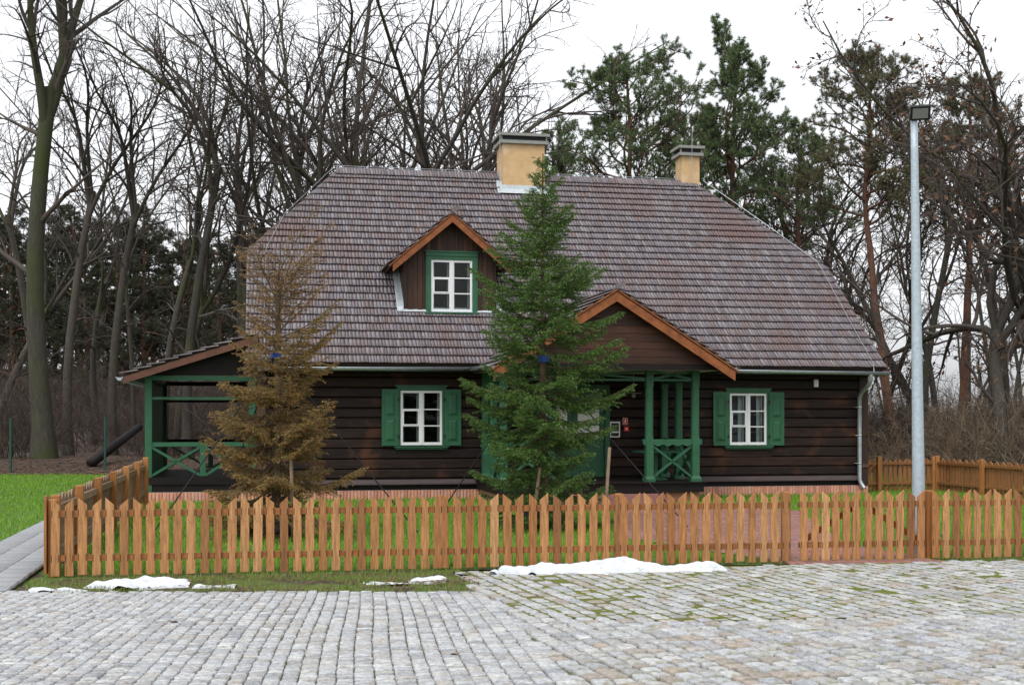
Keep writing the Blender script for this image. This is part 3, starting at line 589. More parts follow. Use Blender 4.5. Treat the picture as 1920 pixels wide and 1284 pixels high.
# ---- windows
def window(name, u0, u1, z0, z1, v, shut=True, parent=None, cas=.11, inner=None, split=True):
    """two white casements of three panes; green casing, sill and shutters"""
    wn = bpy.data.objects.new(name, None); COL.objects.link(wn); wn.parent = parent
    P = lambda bb, nm, m: bb.build(nm, m, wn)
    b = MB(); e = .085
    b.box(u0 - e, u0 - .004, v - .03, v + .12, z0 - .02, z1 + e); b.box(u1 + .004, u1 + e, v - .03, v + .12, z0 - .02, z1 + e); b.box(u0 - .004, u1 + .004, v - .03, v + .12, z1 + .004, z1 + e)
    b.box(u0 - e - .035, u1 + e + .035, v - .05, v + .1, z1 + e + .001, z1 + e + .035); P(b, 'casing', 'green')
    b = MB(); b.box(u0 - .14, u1 + .14, v - .10, v + .1, z0 - .052, z0 - .024); b.box(u0 - .11, u1 + .11, v - .06, v + .1, z0 - .095, z0 - .054); P(b, 'sill', 'green')
    um = (u0 + u1) / 2; fv0, fv1 = v - .005, v + .05; st = .052
    for a, c, left in ((u0, um - .002, True), (um + .002, u1, False)):
        b = MB(); b.box(a, a + st, fv0, fv1, z0, z1); b.box(c - st, c, fv0, fv1, z0, z1); b.box(a + st, c - st, fv0, fv1, z0, z0 + st + .012); b.box(a + st, c - st, fv0, fv1, z1 - st, z1)
        zz0, zz1 = z0 + st + .012, z1 - st; h = (zz1 - zz0) / 3
        for i in (1, 2): b.box(a + st, c - st, fv0 + .006, fv1 - .004, zz0 + h * i - .013, zz0 + h * i + .013)
        if left:
            y0, y1 = zz0 + h + .013, zz0 + 2 * h - .013; f = .024
            b.box(a + st, a + st + f, fv0 - .008, fv1 - .01, y0, y1); b.box(c - st - f, c - st, fv0 - .008, fv1 - .01, y0, y1); b.box(a + st + f, c - st - f, fv0 - .008, fv1 - .01, y0, y0 + f); b.box(a + st + f, c - st - f, fv0 - .008, fv1 - .01, y1 - f, y1)
        P(b, 'casement', 'white')
        for i in range(3):
            b = MB(); b.box(a + st - .004, c - st + .004, v + .018, v + .022, zz0 + h * i + .004, zz0 + h * (i + 1) - .004); P(b, 'pane', 'glass')
    b = MB(); b.box(um - .02, um + .02, fv0 - .012, fv0 - .001, z0 + .01, z1 - .01); P(b, 'meeting_bead', 'white')
    # second, inner casement stiles seen through the panes
    b = MB()
    for a in (u0 + .05, um - .09, um + .05, u1 - .09): b.box(a, a + .04, v + .13, v + .17, z0, z1)
    P(b, 'inner_casement', 'cream')
    if shut:
        wd = .37
        for a, c in ((u0 - e - .005 - wd + .04, u0 - e + .035), (u1 + e - .035, u1 + e + .005 + wd - .04)):
            b = MB(); b.box(a, c, v - .062, v - .034, z0 - .01, z1 + .03)
            H = (z1 + .03) - (z0 - .01)
            for y0, y1 in ((z0 + .10, z0 + H * .45), (z0 + H * .53, z1 - .07)):
                ia, ic = a + .085, c - .085; o = .045
                b.add([(ia, -.064 + v, y0), (ic, -.064 + v, y0), (ic, -.064 + v, y1), (ia, -.064 + v, y1), (ia + .012, v - .056, y0 + .012), (ic - .012, v - .056, y0 + .012), (ic - .012, v - .056, y1 - .012), (ia + .012, v - .056, y1 - .012)], [])
                # raised field with bevelled edges
                k0 = b.n; b.add([(ia, v - .0625, y0), (ic, v - .0625, y0), (ic, v - .0625, y1), (ia, v - .0625, y1), (ia + o, v - .084, y0 + o), (ic - o, v - .084, y0 + o), (ic - o, v - .084, y1 - o), (ia + o, v - .084, y1 - o)], [(0, 1, 5, 4), (1, 2, 6, 5), (2, 3, 7, 6), (3, 0, 4, 7), (4, 5, 6, 7)])
                fr_ = .012
                for q in ((ia - fr_, ia, y0 - fr_, y1 + fr_), (ic, ic + fr_, y0 - fr_, y1 + fr_), (ia, ic, y0 - fr_, y0), (ia, ic, y1, y1 + fr_)): b.box(q[0], q[1], v - .070, v - .061, q[2], q[3])
            P(b, 'shutter', 'green')
            b = MB(); ue = c if c < um else a
            for zz in (z0 + .2, z1 - .2): b = MB(); b.box(ue - .02, ue + .02, v - .074, v - .063, zz - .035, zz + .035); P(b, 'hinge', 'black')
    return wn
w1 = window('window', -2.52, -1.59, 1.19, 2.40, 0.0, True, cot)
w2 = window('window', 5.177, 6.09, 1.165, 2.37, 0.0, True, cot)
# things seen inside the right window: pale curtains and a shelf of folders
b = MB()
for a in (5.47, 5.93): b.box(a, a + .13, .22, .235, 1.15, 2.4)
b.build('curtain', 'white', w2)
b = MB(); b.box(5.2, 6.1, .55, .78, 1.44, 1.47); b.box(5.2, 6.1, .55, .78, 1.86, 1.89); b.build('shelf', 'capstone', w2)
b = MB()
for i, a in enumerate(np.arange(5.21, 5.62, .062)):
    if i % 4 != 3: b.box(a, a + .05, .56, .7, 1.475, 1.73 + .02 * (i % 3)); b.box(a, a + .045, .56, .7, 1.895, 2.13 + .03 * (i % 2))
    b.box(a, a + .05, .56, .7, 1.2, 1.40)
b.build('folders', 'capstone', w2)

# ---- dormer
dm = bpy.data.objects.new('dormer', None); COL.objects.link(dm); dm.parent = cot
DC = -1.275; DW = 1.075; DV = .90; DZ0 = 4.2; DEZ = 5.26; DRZ = 6.47; DS = (DRZ - 5.30) / 1.38; DF = .52
wtop = lambda u: DRZ - .12 - abs(u - DC) * DS
u = DC - DW; i = 0
while u < DC + DW - .01:
    wd = min(rng.uniform(.085, .15), DC + DW - u); a, c = u, u + wd - .006
    lo = DZ0
    b = MB(); t = .02 + .006 * (i % 2)
    if c < -1.83 or a > -.67: b.prism([(a, lo), (c, lo), (c, wtop(c)), (a, wtop(a))], DV - t, DV + .03)
    else: b.prism([(a, 5.57), (c, 5.57), (c, wtop(c)), (DC, wtop(DC)), (a, wtop(a))] if a < DC < c else [(a, 5.57), (c, 5.57), (c, wtop(c)), (a, wtop(a))], DV - t, DV + .03)
    b.build('board', 'vboard', dm); u += wd; i += 1
b = MB(); b.prism([(DC - DW + .07, DZ0), (DC + DW - .07, DZ0), (DC + DW - .07, 5.25), (DC, 6.2), (DC - DW + .07, 5.25)], DV + .60, DV + .66); b.build('dark_backing', 'black', dm)  # black sheet standing in for the unlit space behind the panes
b = MB()
for uu in (DC - DW, DC + DW - .06): b.add([(uu + d, v, z) for d in (0, .06) for v, z in ((DV, DZ0), (2.6, 5.5), (2.6, 5.4), (DV, 5.4))], [(0, 1, 2, 3), (7, 6, 5, 4), (0, 4, 5, 1), (1, 5, 6, 2), (2, 6, 7, 3), (3, 7, 4, 0)])
b.build('cheek', 'vboard', dm)
window('dormer_window', -1.72, -.765, 4.235, 5.425, DV - .03, False, cot)
b = MB()   # wide green casing round the dormer window
b.box(-1.845, -1.80, DV - .055, DV + .1, 4.2, 5.60); b.box(-.685, -.64, DV - .055, DV + .1, 4.2, 5.60); b.box(-1.8, -.685, DV - .055, DV + .1, 5.515, 5.60); b.box(-1.87, -.615, DV - .075, DV + .1, 5.601, 5.632); b.build('casing', 'green', dm)
# roof of the dormer
for s in (-1, 1):
    run = 1.40; Ld = run * math.hypot(1, DS); ez = DRZ - run * DS
    b = MB(); slab(b, [(DC + s * run, DF, ez), (DC, DF, DRZ), (DC, 3.7, DRZ), (DC + s * run, 2.6, ez)], .04); b.build('dormer_roof', 'verge', dm)
    ui = DF - .02
    Bd = shingles((DC + s * (run + .05), 0, ez - .05 * DS), (0, 1, 0), (-s, 0, DS), Ld + .06, lambda q: (ui, 2.3 + q * .8), expo=.27); shingle_obj(Bd, dm)
    b = MB(); bw = .17; e = run - .04
    b.prism([(DC, DRZ - .05 - bw), (DC + s * e, DRZ - .05 - bw - DS * e), (DC + s * e, DRZ - .05 - DS * e), (DC, DRZ - .05)][::s], DF + .0, DF + .035); b.build('bargeboard', 'barge', dm)
    b = MB(); b.prism([(DC, DRZ - .035), (DC + s * (run + .05), DRZ - .035 - DS * (run + .05)), (DC + s * (run + .05), DRZ - .005 - DS * (run + .05)), (DC, DRZ - .005)][::s], DF - .02, DF + .05); b.build('bargeboard', 'barge', dm)
b = MB(); b.bar((DC - .02, DF - .05, DRZ + .02), (DC + .16, DF - .05, DRZ + .14), .1, .02, (0, 1, 0)); b.box(DC - .03, DC + .03, DF, 3.6, DRZ, DRZ + .035); b.build('ridge_board', 'shingle', dm)
# flashing strips
b = MB()
off = lambda v: ZE + SL * (v - VE) + .085
b.add([(DC - DW - .14, DV - .06, off(DV - .06)), (DC + DW + .14, DV - .06, off(DV - .06)), (DC + DW + .14, DV + .03, off(DV) + .06), (DC - DW - .14, DV + .03, off(DV) + .06)], [(0, 1, 2, 3)])
for s in (-1, 1):
    a = DC + s * DW; b.add([(a + s * .15, DV - .05, off(DV - .05)), (a, DV - .05, off(DV - .05) + .02), (a, 2.3, off(2.3) + .04), (a + s * .13, 2.3, off(2.3))], [(0, 1, 2, 3)]); b.add([(a + s * .004, DV - .02, off(DV)), (a + s * .004, 2.3, off(2.3)), (a + s * .004, 2.3, off(2.3) + .13), (a + s * .004, DV - .02, off(DV) + .13)], [(0, 1, 2, 3)])
b.build('flashing', 'flash', dm)

# ---- chimneys
def chimney(u0, u1, v0, v1, zb, zt, capz, fl):
    ch = bpy.data.objects.new('chimney', None); COL.objects.link(ch); ch.parent = cot
    b = MB(); b.box(u0, u1, v0, v1, zb, zt); b.build('shaft', 'plaster', ch)
    b = MB(); b.box(u0 - .09, u1 + .09, v0 - .09, v1 + .09, zt, zt + .085); b.build('capstone', 'capstone', ch)
    b = MB(); b.box(u0 - .02, u1 + .02, v0 - .02, v1 + .02, zt + .085, zt + .19); b.build('flue_opening', 'black', ch)
    for a in (u0 - .06, u1 + .02):
        for c in (v0 - .06, v1 + .02): b = MB(); b.box(a, a + .04, c, c + .04, zt + .085, zt + .20); b.build('cap_support', 'capstone', ch)
    b = MB(); b.box(u0 - .12, u1 + .12, v0 - .12, v1 + .12, zt + .20, zt + .275); b.build('cover_slab', 'capstone', ch)
    if fl:
        zf = ZE + SL * (v0 - VE)
        b = MB(); b.box(u0 - .012, u1 + .012, v0 - .014, v0 - .002, zf - .05, zf + .19)
        b.add([(u0 - .14, v0 - .16, off(v0 - .16)), (u1 + .14, v0 - .16, off(v0 - .16)), (u1 + .14, v0 - .005, off(v0)), (u0 - .14, v0 - .005, off(v0))], [(0, 1, 2, 3)])
        for s, a in ((-1, u0), (1, u1)):
            b.add([(a + s * .006, v0 - .014, zf - .02), (a + s * .006, RV, RZ), (a + s * .006, RV, RZ + .18), (a + s * .006, v0 - .014, zf + .19)], [(0, 1, 2, 3)])
            b.add([(a, v0 - .16, off(v0 - .16) + .003), (a + s * .16, v0 - .16, off(v0 - .16) + .003), (a + s * .11, RV, RZ + .05), (a, RV, RZ + .05)], [(0, 1, 2, 3)])
        b.build('flashing', 'flash', ch)
    b = MB(); b.tube([(u0 + .25 if not fl else u0 - .1, v0 - .1, zb + .7), (u0 + .26 if not fl else u0 - .1, v0 - .13, zt + .75 if not fl else zt + .55)], .008, 5); b.build('lightning_rod', 'zinc', ch)
chimney(.76, 1.90, 5.1, 5.95, 7.0, 9.10, 0, True)
chimney(5.92, 6.44, 5.62, 6.15, 7.2, 9.08, 0, False)

# ---- porch
po = bpy.data.objects.new('porch', None); COL.objects.link(po); po.parent = cot
GF = -3.0; GU0, GU1 = -.98, 4.17; GC = 1.60; GZ = 4.44; GS = (4.44 - 2.83) / 2.55
b = MB(); b.box(-.82, 3.70, -2.36, .0, .22, .41)
b.build('deck_beam', 'logdark', po)
for i, v in enumerate(np.arange(-2.42, -.02, .15)):
    b = MB(); b.box(-.86, 3.74, v, v + .143, .411, .44); b.build('deck_board', 'logdark', po)
b = MB(); b.box(-.75, 3.65, -2.2, -.05, -.1, .215); b.build('porch_footing', 'brick', po)
b = MB(); b.box(.2, 2.7, -2.85, -2.43, -.05, .2); b.build('step', 'clinker', po)
PV = -2.2
def post(u, v, ped=True):
    b = MB(); h = .078
    b.box(u - h - .035, u + h + .035, v - h - .035, v + h + .035, .441, .50); b.add([(u + sx * w, v + sy * w, z) for z, w in ((.50, h + .035), (.56, h)) for sx, sy in ((-1, -1), (1, -1), (1, 1), (-1, 1))], [(0, 1, 5, 4), (1, 2, 6, 5), (2, 3, 7, 6), (3, 0, 4, 7)])
    b.box(u - h, u + h, v - h, v + h, .5, 1.34)
    k = h * .8
    ring = lambda z, c: [(u - k, v - h + c, z), (u - h + c, v - k, z)]
    oc = lambda z, a: [(u - h, v - a, z), (u - a, v - h, z), (u + a, v - h, z), (u + h, v - a, z), (u + h, v + a, z), (u + a, v + h, z), (u - a, v + h, z), (u - h, v + a, z)]
    n0 = [oc(1.34, h * .999), oc(1.40, h * .6), oc(2.42, h * .6), oc(2.48, h * .999)]
    b.add(sum(n0, []), [(r * 8 + i, r * 8 + (i + 1) % 8, r * 8 + 8 + (i + 1) % 8, r * 8 + 8 + i) for r in range(3) for i in range(8)])
    b.box(u - h, u + h, v - h, v + h, 2.48, 2.80); b.build('post', 'green', po)
for u in (-.62, .40, 2.53, 3.555): post(u, PV)
for u in (-.62, 3.555): post(u, -1.1); post(u, -.08)
def railing(a, c, zig=True):
    """panel between two posts: rail with zigzag board, X below, frieze X above"""
    a = Vector(a); c = Vector(c); d = (c - a).normalized(); n = Vector((-d.y, d.x, 0)); L = (c - a).length
    b = MB(); ext = .14 if zig else -.075
    p0 = a - d * ext; p1 = c + d * ext; b.bar((*p0.xy, 1.315), (*p1.xy, 1.315), .12, .05); b.build('rail', 'green', po)
    b = MB(); k = max(2, int(L / .16)); s0, s1 = (.06, L - .06)
    prof = [(p0 - a).dot(d), (p1 - a).dot(d)]
    pts = [(prof[0], 1.29), (prof[0], 1.235)]
    m = 2 * k
    for i in range(m + 1): pts.append((prof[0] + (prof[1] - prof[0]) * i / m, 1.235 if i % 2 == 0 else 1.185))
    pts.append((prof[1], 1.29)); nv = len(pts)
    off_ = n * .045
    fr = [a + d * x - off_ - n * .012 + Vector((0, 0, z)) for x, z in pts]; bk = [a + d * x - off_ + n * .012 + Vector((0, 0, z)) for x, z in pts]
    b.add(fr + bk, [tuple(range(nv)), tuple(range(2 * nv - 1, nv - 1, -1))] + [((i + 1) % nv, i, nv + i, nv + (i + 1) % nv) for i in range(nv)]); b.build('zigzag_board', 'green', po)
    i0 = a + d * .075; i1 = c - d * .075
    for (z0, z1, nm) in ((.53, 1.2, 'cross_brace'), (2.62, 2.79, 'frieze_brace')):
        for q in (0, 1):
            b = MB(); b.bar((i0.x, i0.y, z0 if q else z1) if 1 else 0, (i1.x, i1.y, z1 if q else z0), .05 if q else .046, .062, (d.y, -d.x, 0)); b.build(nm, 'green', po)
    b = MB(); b.bar((i0.x, i0.y, 2.595), (i1.x, i1.y, 2.595), .07, .045); b.build('frieze_rail', 'green', po)
railing((2.53, PV, 0), (3.555, PV, 0)); railing((-.62, PV, 0), (.40, PV, 0))
railing((3.555, -1.1, 0), (3.555, PV, 0), False); railing((-.62, PV, 0), (-.62, -1.1, 0), False); railing((3.555, -.08, 0), (3.555, -1.1, 0), False)
for q in (0, 1):
    b = MB(); b.bar((.48, PV, 2.62 if q else 2.79), (2.45, PV, 2.79 if q else 2.62), .05 if q else .046, .062, (0, -1, 0)); b.build('frieze_brace', 'green', po)
b = MB(); b.bar((.48, PV, 2.595), (2.45, PV, 2.595), .07, .045); b.build('frieze_rail', 'green', po)
# ceiling, pediment, gable roof
b = MB(); b.box(GU0 + .15, GU1 - .15, -2.72, -.02, 2.80, 2.83); b.build('ceiling', 'cream', po)
zt = lambda u: GZ - .10 - abs(u - GC) * GS
zb = 2.79; i = 0; hh = [.12, .15, .16, .15, .17, .16, .15, .17, .15, .16]
z = zb
while z < GZ - .2 and i < 10:
    z1 = min(z + hh[i], GZ - .12); u0 = GC - (GZ - .10 - z) / GS; u1 = GC + (GZ - .10 - z) / GS; t0 = GC - (GZ - .10 - z1) / GS; t1 = GC + (GZ - .10 - z1) / GS
    b = MB(); vv = -2.76 - (.02 if i == 0 else .004 * (i % 2)); b.prism([(u0, z), (u1, z), (t1, z1 - .006), (t0, z1 - .006)], vv, -2.72); b.build('pediment_board', 'pedboard' if i else 'logdark', po); z = z1; i += 1
for s in (-1, 1):
    run = 2.58; ez = GZ - run * GS; e = GC + s * run; Lp = run * math.hypot(1, GS)
    b = MB(); vb = lambda z: (z - ZE) / SL + VE + .4
    slab(b, [(e, GF, ez), (GC, GF, GZ), (GC, vb(GZ), GZ), (e, vb(ez) if vb(ez) > -.6 else -.6, ez)], .05); b.build('porch_roof', 'deck', po)
    Bp = shingles((e + s * .05, 0, ez - .05 * GS), (0, 1, 0), (-s, 0, GS), Lp + .06, lambda q: (GF - .03, max(-.45, vb(ez + q / Lp * (GZ - ez)))), expo=.27); shingle_obj(Bp, po)
    b = MB(); bw = .2; ee = run - .02
    b.prism([(GC, GZ - .06 - bw), (GC + s * ee, GZ - .06 - bw - GS * ee), (GC + s * ee, GZ - .06 - GS * ee), (GC, GZ - .06)][::s], GF, GF + .035); b.build('bargeboard', 'barge', po)
    b = MB(); b.prism([(GC, GZ - .045), (GC + s * (run + .05), GZ - .045 - GS * (run + .05)), (GC + s * (run + .05), GZ - .008 - GS * (run + .05)), (GC, GZ - .008)][::s], GF - .025, GF + .05); b.build('bargeboard', 'barge', po)
b = MB(); b.bar((GC - .03, GF - .04, GZ + .02), (GC + .15, GF - .04, GZ + .12), .1, .02, (0, 1, 0)); b.box(GC - .03, GC + .03, GF, 1.2, GZ, GZ + .035); b.build('ridge_board', 'shingle', po)
# flashing valleys
# door: green frame, two leaves with pale upper panes
dr = bpy.data.objects.new('door', None); COL.objects.link(dr); dr.parent = cot
b = MB(); b.box(.55, .66, -.03, .14, .45, 2.55); b.box(2.17, 2.28, -.03, .14, .45, 2.55); b.box(.66, 2.17, -.03, .14, 2.44, 2.55); b.build('door_frame', 'green', dr)
for a, c in ((.665, 1.41), (1.42, 2.165)):
    b = MB(); b.box(a, c, .06, .11, .45, 2.435); b.box(a + .1, c - .1, .045, .06, .58, 1.2); b.build('leaf', 'green', dr)
    b = MB(); b.box(a + .12, c - .12, .050, .059, 1.66, 2.1); b.box(a + .12, c - .12, .050, .059, 1.32, 1.62); b.build('pane', 'plastic', dr)
b = MB(); b.tube([(1.5, .02, 1.42), (1.5, .02, 1.5), (1.6, .0, 1.5)], .012, 6); b.build('handle', 'zinc', dr)
# signs beside the door
def sign(name, u, z, wd, ht, m, v=-.02): b = MB(); b.box(u - wd / 2, u + wd / 2, v, v + .015, z - ht / 2, z + ht / 2); return b.build(name, m, cot)
s1 = sign('fire_sign', 2.646, 1.72, .115, .155, 'plastic'); b = MB(); b.box(2.646 - .05, 2.646 + .05, -.024, -.019, 1.65, 1.79); b.build('red_field', 'red', s1)
b = MB(); b.prism([(2.63, 1.672), (2.655, 1.672), (2.655, 1.735), (2.668, 1.75), (2.648, 1.772), (2.640, 1.745), (2.626, 1.735)], -.028, -.0235); b.build('emblem', 'plastic', s1)
s2 = sign('alarm_box', 2.665, 1.545, .115, .115, 'red', -.045); b = MB(); b.box(2.645, 2.695, -.05, -.0445, 1.52, 1.57); b.build('button_plate', 'plastic', s2); b = MB(); b.box(2.66, 2.68, -.054, -.0495, 1.535, 1.555); b.build('button', 'red', s2)
s3 = sign('notice_frame', 2.40, 1.53, .24, .36, 'plastic'); b = MB(); b.box(2.31, 2.49, -.026, -.0195, 1.49, 1.68); b.build('dark_field', 'black', s3); b = MB(); b.box(2.31, 2.49, -.026, -.0195, 1.375, 1.455); b.build('dark_field', 'black', s3)
b = MB(); b.tube([(2.76, -.3, 2.36), (2.76, -.3, 2.8)], .01, 6); b.tube([(2.76, -.3, 2.345), (2.76, -.3, 2.36)], .17, 16); b.tube([(2.76, -.3, 2.25), (2.76, -.3, 2.28), (2.76, -.3, 2.345)], [.03, .05, .04], 12); b.build('porch_lamp', 'capstone', cot)
b = MB(); b.box(7.27, 7.375, -.05, .01, 2.53, 2.70); b.build('wall_box', 'plastic', cot)

# round green table on the porch
tb = thing('round_table', 'small round green pedestal table on the porch behind the cross railing', 'table', HF(2.95, -1.35, .44), TH)
b = MB(); b.tube([(0, 0, .60), (0, 0, .635)], .50, 28); b.build('table_top', 'green', tb)
b = MB(); b.tube([(0, 0, .05), (0, 0, .2), (0, 0, .6)], [.07, .05, .06], 12); b.build('pedestal', 'green', tb)
b = MB(); b.tube([(0, 0, 0), (0, 0, .03), (0, 0, .06)], [.26, .26, .08], 20); b.build('foot', 'green', tb)

# ---- veranda at the left gable
ve = bpy.data.objects.new('veranda', None); COL.objects.link(ve); ve.parent = cot
VU = -7.915; VBK = 4.6; h = .072; vg = lambda b, n, m='green': b.build(n, m, ve)
for u, v in ((VU, .1), (VU, VBK), (UL - .12, .1), (UL - .12, VBK)):
    b = MB(); b.box(u - h, u + h, v - h, v + h, .2, 2.72); vg(b, 'post')
for v in (.1, VBK):
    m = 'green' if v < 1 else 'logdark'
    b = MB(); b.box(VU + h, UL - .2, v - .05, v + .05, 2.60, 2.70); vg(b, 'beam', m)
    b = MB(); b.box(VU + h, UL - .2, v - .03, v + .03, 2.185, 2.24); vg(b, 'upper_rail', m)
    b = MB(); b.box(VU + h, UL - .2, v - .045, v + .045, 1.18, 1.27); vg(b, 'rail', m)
    um = -6.785; b = MB(); b.box(um - .06, um + .06, v - .045, v + .045, .54, 1.18); vg(b, 'stud')
    for a, c in ((VU + h, um - .06), (um + .06, UL - .2)):
        for q in (0, 1):
            b = MB(); b.bar((a, v, .56 if q else 1.16), (c, v, 1.16 if q else .56), .055 if q else .05, .10, (0, -1, 0)); vg(b, 'cross_brace')
b = MB(); b.box(VU - .06, VU + .06, .1 + h, VBK - h, 2.60, 2.7); vg(b, 'beam')
v = .2
while v < VBK - .1:      # upright boards closing the outer side
    b = MB(); b.box(VU - .035, VU - .01, v, v + .15, .5, 2.6); vg(b, 'side_board'); v += .175
b = MB(); b.box(VU - .1, UL, .02, VBK + .1, .36, .52); b.build('floor_beam', 'logdark', ve)
b = MB(); b.box(VU - .06, UL, .05, VBK + .05, .2, .36); b.build('sill_beam', 'logdark', ve)
b = MB(); b.box(VU - .06, UL, .06, VBK, -.1, .2); b.build('footing', 'mortar', ve)
us_, ez = -8.40, 2.70; tp, tz = UL, 2.70 + (-UL * 0 + (UL + 8.40)) * .325
slp = nrm(np.array([tp - us_, 0, tz - ez])); Lv = math.hypot(tp - us_, tz - ez)
b = MB(); slab(b, [(us_, -.32, ez), (tp, -.32, tz), (tp, VBK + .3, tz), (us_, VBK + .3, ez)], .05); b.build('veranda_roof', 'deck', ve)
Bv = shingles((us_ - .05, 0, ez - .015), (0, 1, 0), slp, Lv, lambda s: (-.37, VBK + .33), expo=.29, th=.03); shingle_obj(Bv, ve)
b = MB(); b.prism([(us_, ez - .19), (tp, tz - .19), (tp, tz - .045), (us_, ez - .045)], -.34, -.30); b.build('verge_board', 'verge', ve)
gutter([(us_ - .07, VBK + .3, 2.64), (us_ - .07, -.36, 2.64)]).build('gutter', 'zinc', ve, True)
b = MB(); b.prism([(us_ + .3, ez), (tp, tz - .1), (tp, 2.72), (us_ + .35, 2.72)], .02, .06); b.build('gable_shade', 'logdark', ve)  # dark sheet across the open gable, painting the shade under the roof

# ================================================================= PICKET FENCES
def picket_mesh(name, wd, top, tilt, bot, t, m):
    b = MB(); c = .004; hw = wd / 2
    zt = lambda x: top - (hw - x * tilt) / wd * .085
    ring = [(-hw, 0), (hw, 0), (hw, -t + c), (hw - c, -t), (-hw + c, -t), (-hw, -t + c)]
    v = [(x, y, bot) for x, y in ring] + [(x, y, zt(x)) for x, y in ring]; n = 6
    b.add(v, [tuple(range(n)), tuple(range(2 * n - 1, n - 1, -1))] + [((i + 1) % n, i, n + i, n + (i + 1) % n) for i in range(n)])
    me = bpy.data.meshes.new(name); me.from_pydata(b.V, [], b.F); me.materials.append(MT[m]); return me
PK = {}
def pk(tilt, m, top=.875, wd=.098):
    k = (tilt, m, top, wd)
    if k not in PK: PK[k] = picket_mesh('picket', wd, top, tilt, .010, .021, m)
    return PK[k]
def pickets(root, s0, s1, pitch, m, top=.875, wd=.098, z=lambda s: 0, start=1, pointed=False):
    n = max(1, round((s1 - s0) / pitch)); pitch = (s1 - s0) / n
    for i in range(n + 1):
        t = start * (1 if i % 2 else -1)
        o = bpy.data.objects.new('picket', pk(t, m, top, wd)); COL.objects.link(o); o.parent = root
        s = s0 + i * pitch; o.location = (s + rng.normal(0, .003), rng.normal(0, .0015), z(s) + rng.normal(0, .004)); o.rotation_euler = (0, rng.normal(0, .006), rng.normal(0, .01))
        o.scale = (rng.uniform(.94, 1.05), 1, 1)
def rails(root, s0, s1, m='rail', y=.001, z=lambda s: 0, zs=(.205, .70)):
    for zz in zs:
        b = MB(); b.box(s0, s1, y, y + .045, zz - .035 + z(s0), zz + .035 + z(s0)); b.build('rail', m, root)
def fpost(root, s, y=.047, hgt=.86, z=0, m='post', w=.09):
    b = MB(); b.box(s - w / 2, s + w / 2, y, y + w, -.05, hgt - .012 + z); b.add([(s + sx * w / 2 * k, y + w / 2 + sy * w / 2 * k, zz) for zz, k in ((hgt - .012 + z, 1), (hgt + z, .8)) for sx, sy in ((-1, -1), (1, -1), (1, 1), (-1, 1))], [(0, 1, 5, 4), (1, 2, 6, 5), (2, 3, 7, 6), (3, 0, 4, 7), (4, 5, 6, 7)]); b.build('post', m, root)
LFR = (FB - FA).length
ff = thing('picket_fence', 'honey-brown picket fence between slab path corner and double gate', 'fence', FA, FANG)
posts = [0.05, 4.42, 6.60, LFR - .1]
for s in posts: fpost(ff, s, .047)
for a, c in zip(posts[:-1], posts[1:]): rails(ff, a + .02, c - .02)
for j, (a, c) in enumerate(zip(posts[:-1], posts[1:])): pickets(ff, a + .04, c - .04, .1465, 'picket', start=1 if j % 2 == 0 else -1)
b = MB(); b.box(-.03, -.005, -.02, .12, .03, .90); b.build('corner_board', 'post', ff)
# metal feet under the posts
for s in posts:
    b = MB(); b.box(s - .025, s + .025, .07, .12, -.06, .06); b.build('post_anchor', 'black', ff)
# double gate
GA = FB; gs0 = LFR + .04
gl = []
for j, (a, c, lab, di) in enumerate(((0.05, .84, 'left gate leaf of honey-brown pickets over the red threshold', 1), (.90, 1.70, 'right gate leaf of honey-brown pickets beside the lamp post', -1))):
    g = thing('gate_leaf', lab, 'gate', FA + fd * (LFR + a), FANG)
    L_ = c - a
    pickets(g, .05, L_ - .05, .142, 'picket', start=1)
    for zz in (.205, .70):
        b = MB(); b.box(0.0, L_, .001, .045, zz - .035, zz + .035); b.build('rail', 'rail', g)
    b = MB(); b.bar((.05 if di > 0 else L_ - .05, .06, .24), (L_ - .05 if di > 0 else .05, .06, .67), .028, .07, (0, 0, 1)); b.build('brace', 'barge', g)
    b = MB(); hx = 0 if di > 0 else L_ - .12
    for zz in (.205, .70): b = MB(); b.box(hx, hx + .05, .046, .06, zz - .03, zz + .03); b.build('hinge', 'black', g)
fr_ = thing('picket_fence', 'honey-brown picket fence right of the gate past the lamp post', 'fence', FA + fd * (LFR + 1.76), FANG)
rp = [.05, 2.25, 4.4, 6.6]
for s in rp: fpost(fr_, s, .047)
for a, c in zip(rp[:-1], rp[1:]): rails(fr_, a + .02, c - .02); pickets(fr_, a + .04, c - .04, .1445, 'picket')
for s in rp: b = MB(); b.box(s - .025, s + .025, .07, .12, -.06, .06); b.build('post_anchor', 'black', fr_)
# side fence on the left, weathered, seen from its rail side
SA = Vector(FP(-.03, .2)); SB = HF(-7.93, -1.35); sd = (SB - SA); LS_ = sd.length; sang = math.atan2(sd.y, sd.x)
sf = thing('picket_fence', 'weathered stepped picket fence running back from corner to veranda', 'fence', SA, sang)
np_ = 6
for j in range(np_):
    a = LS_ * j / np_; c = LS_ * (j + 1) / np_; st = lambda s, j=j: .012 * j
    pickets(sf, a + .1, c - .05, .125, 'weathered', z=st, wd=.11, start=1)
    for zz in (.22, .72): b = MB(); b.box(a + .05, c, -.075, -.023, zz - .045 + .012 * j, zz + .045 + .012 * j); b.build('rail', 'weathered', sf)
    fpost(sf, a + .05, -.13, .90, .012 * j, 'post', .10)
fpost(sf, LS_ + .02, -.13, .92, .07, 'post', .11)
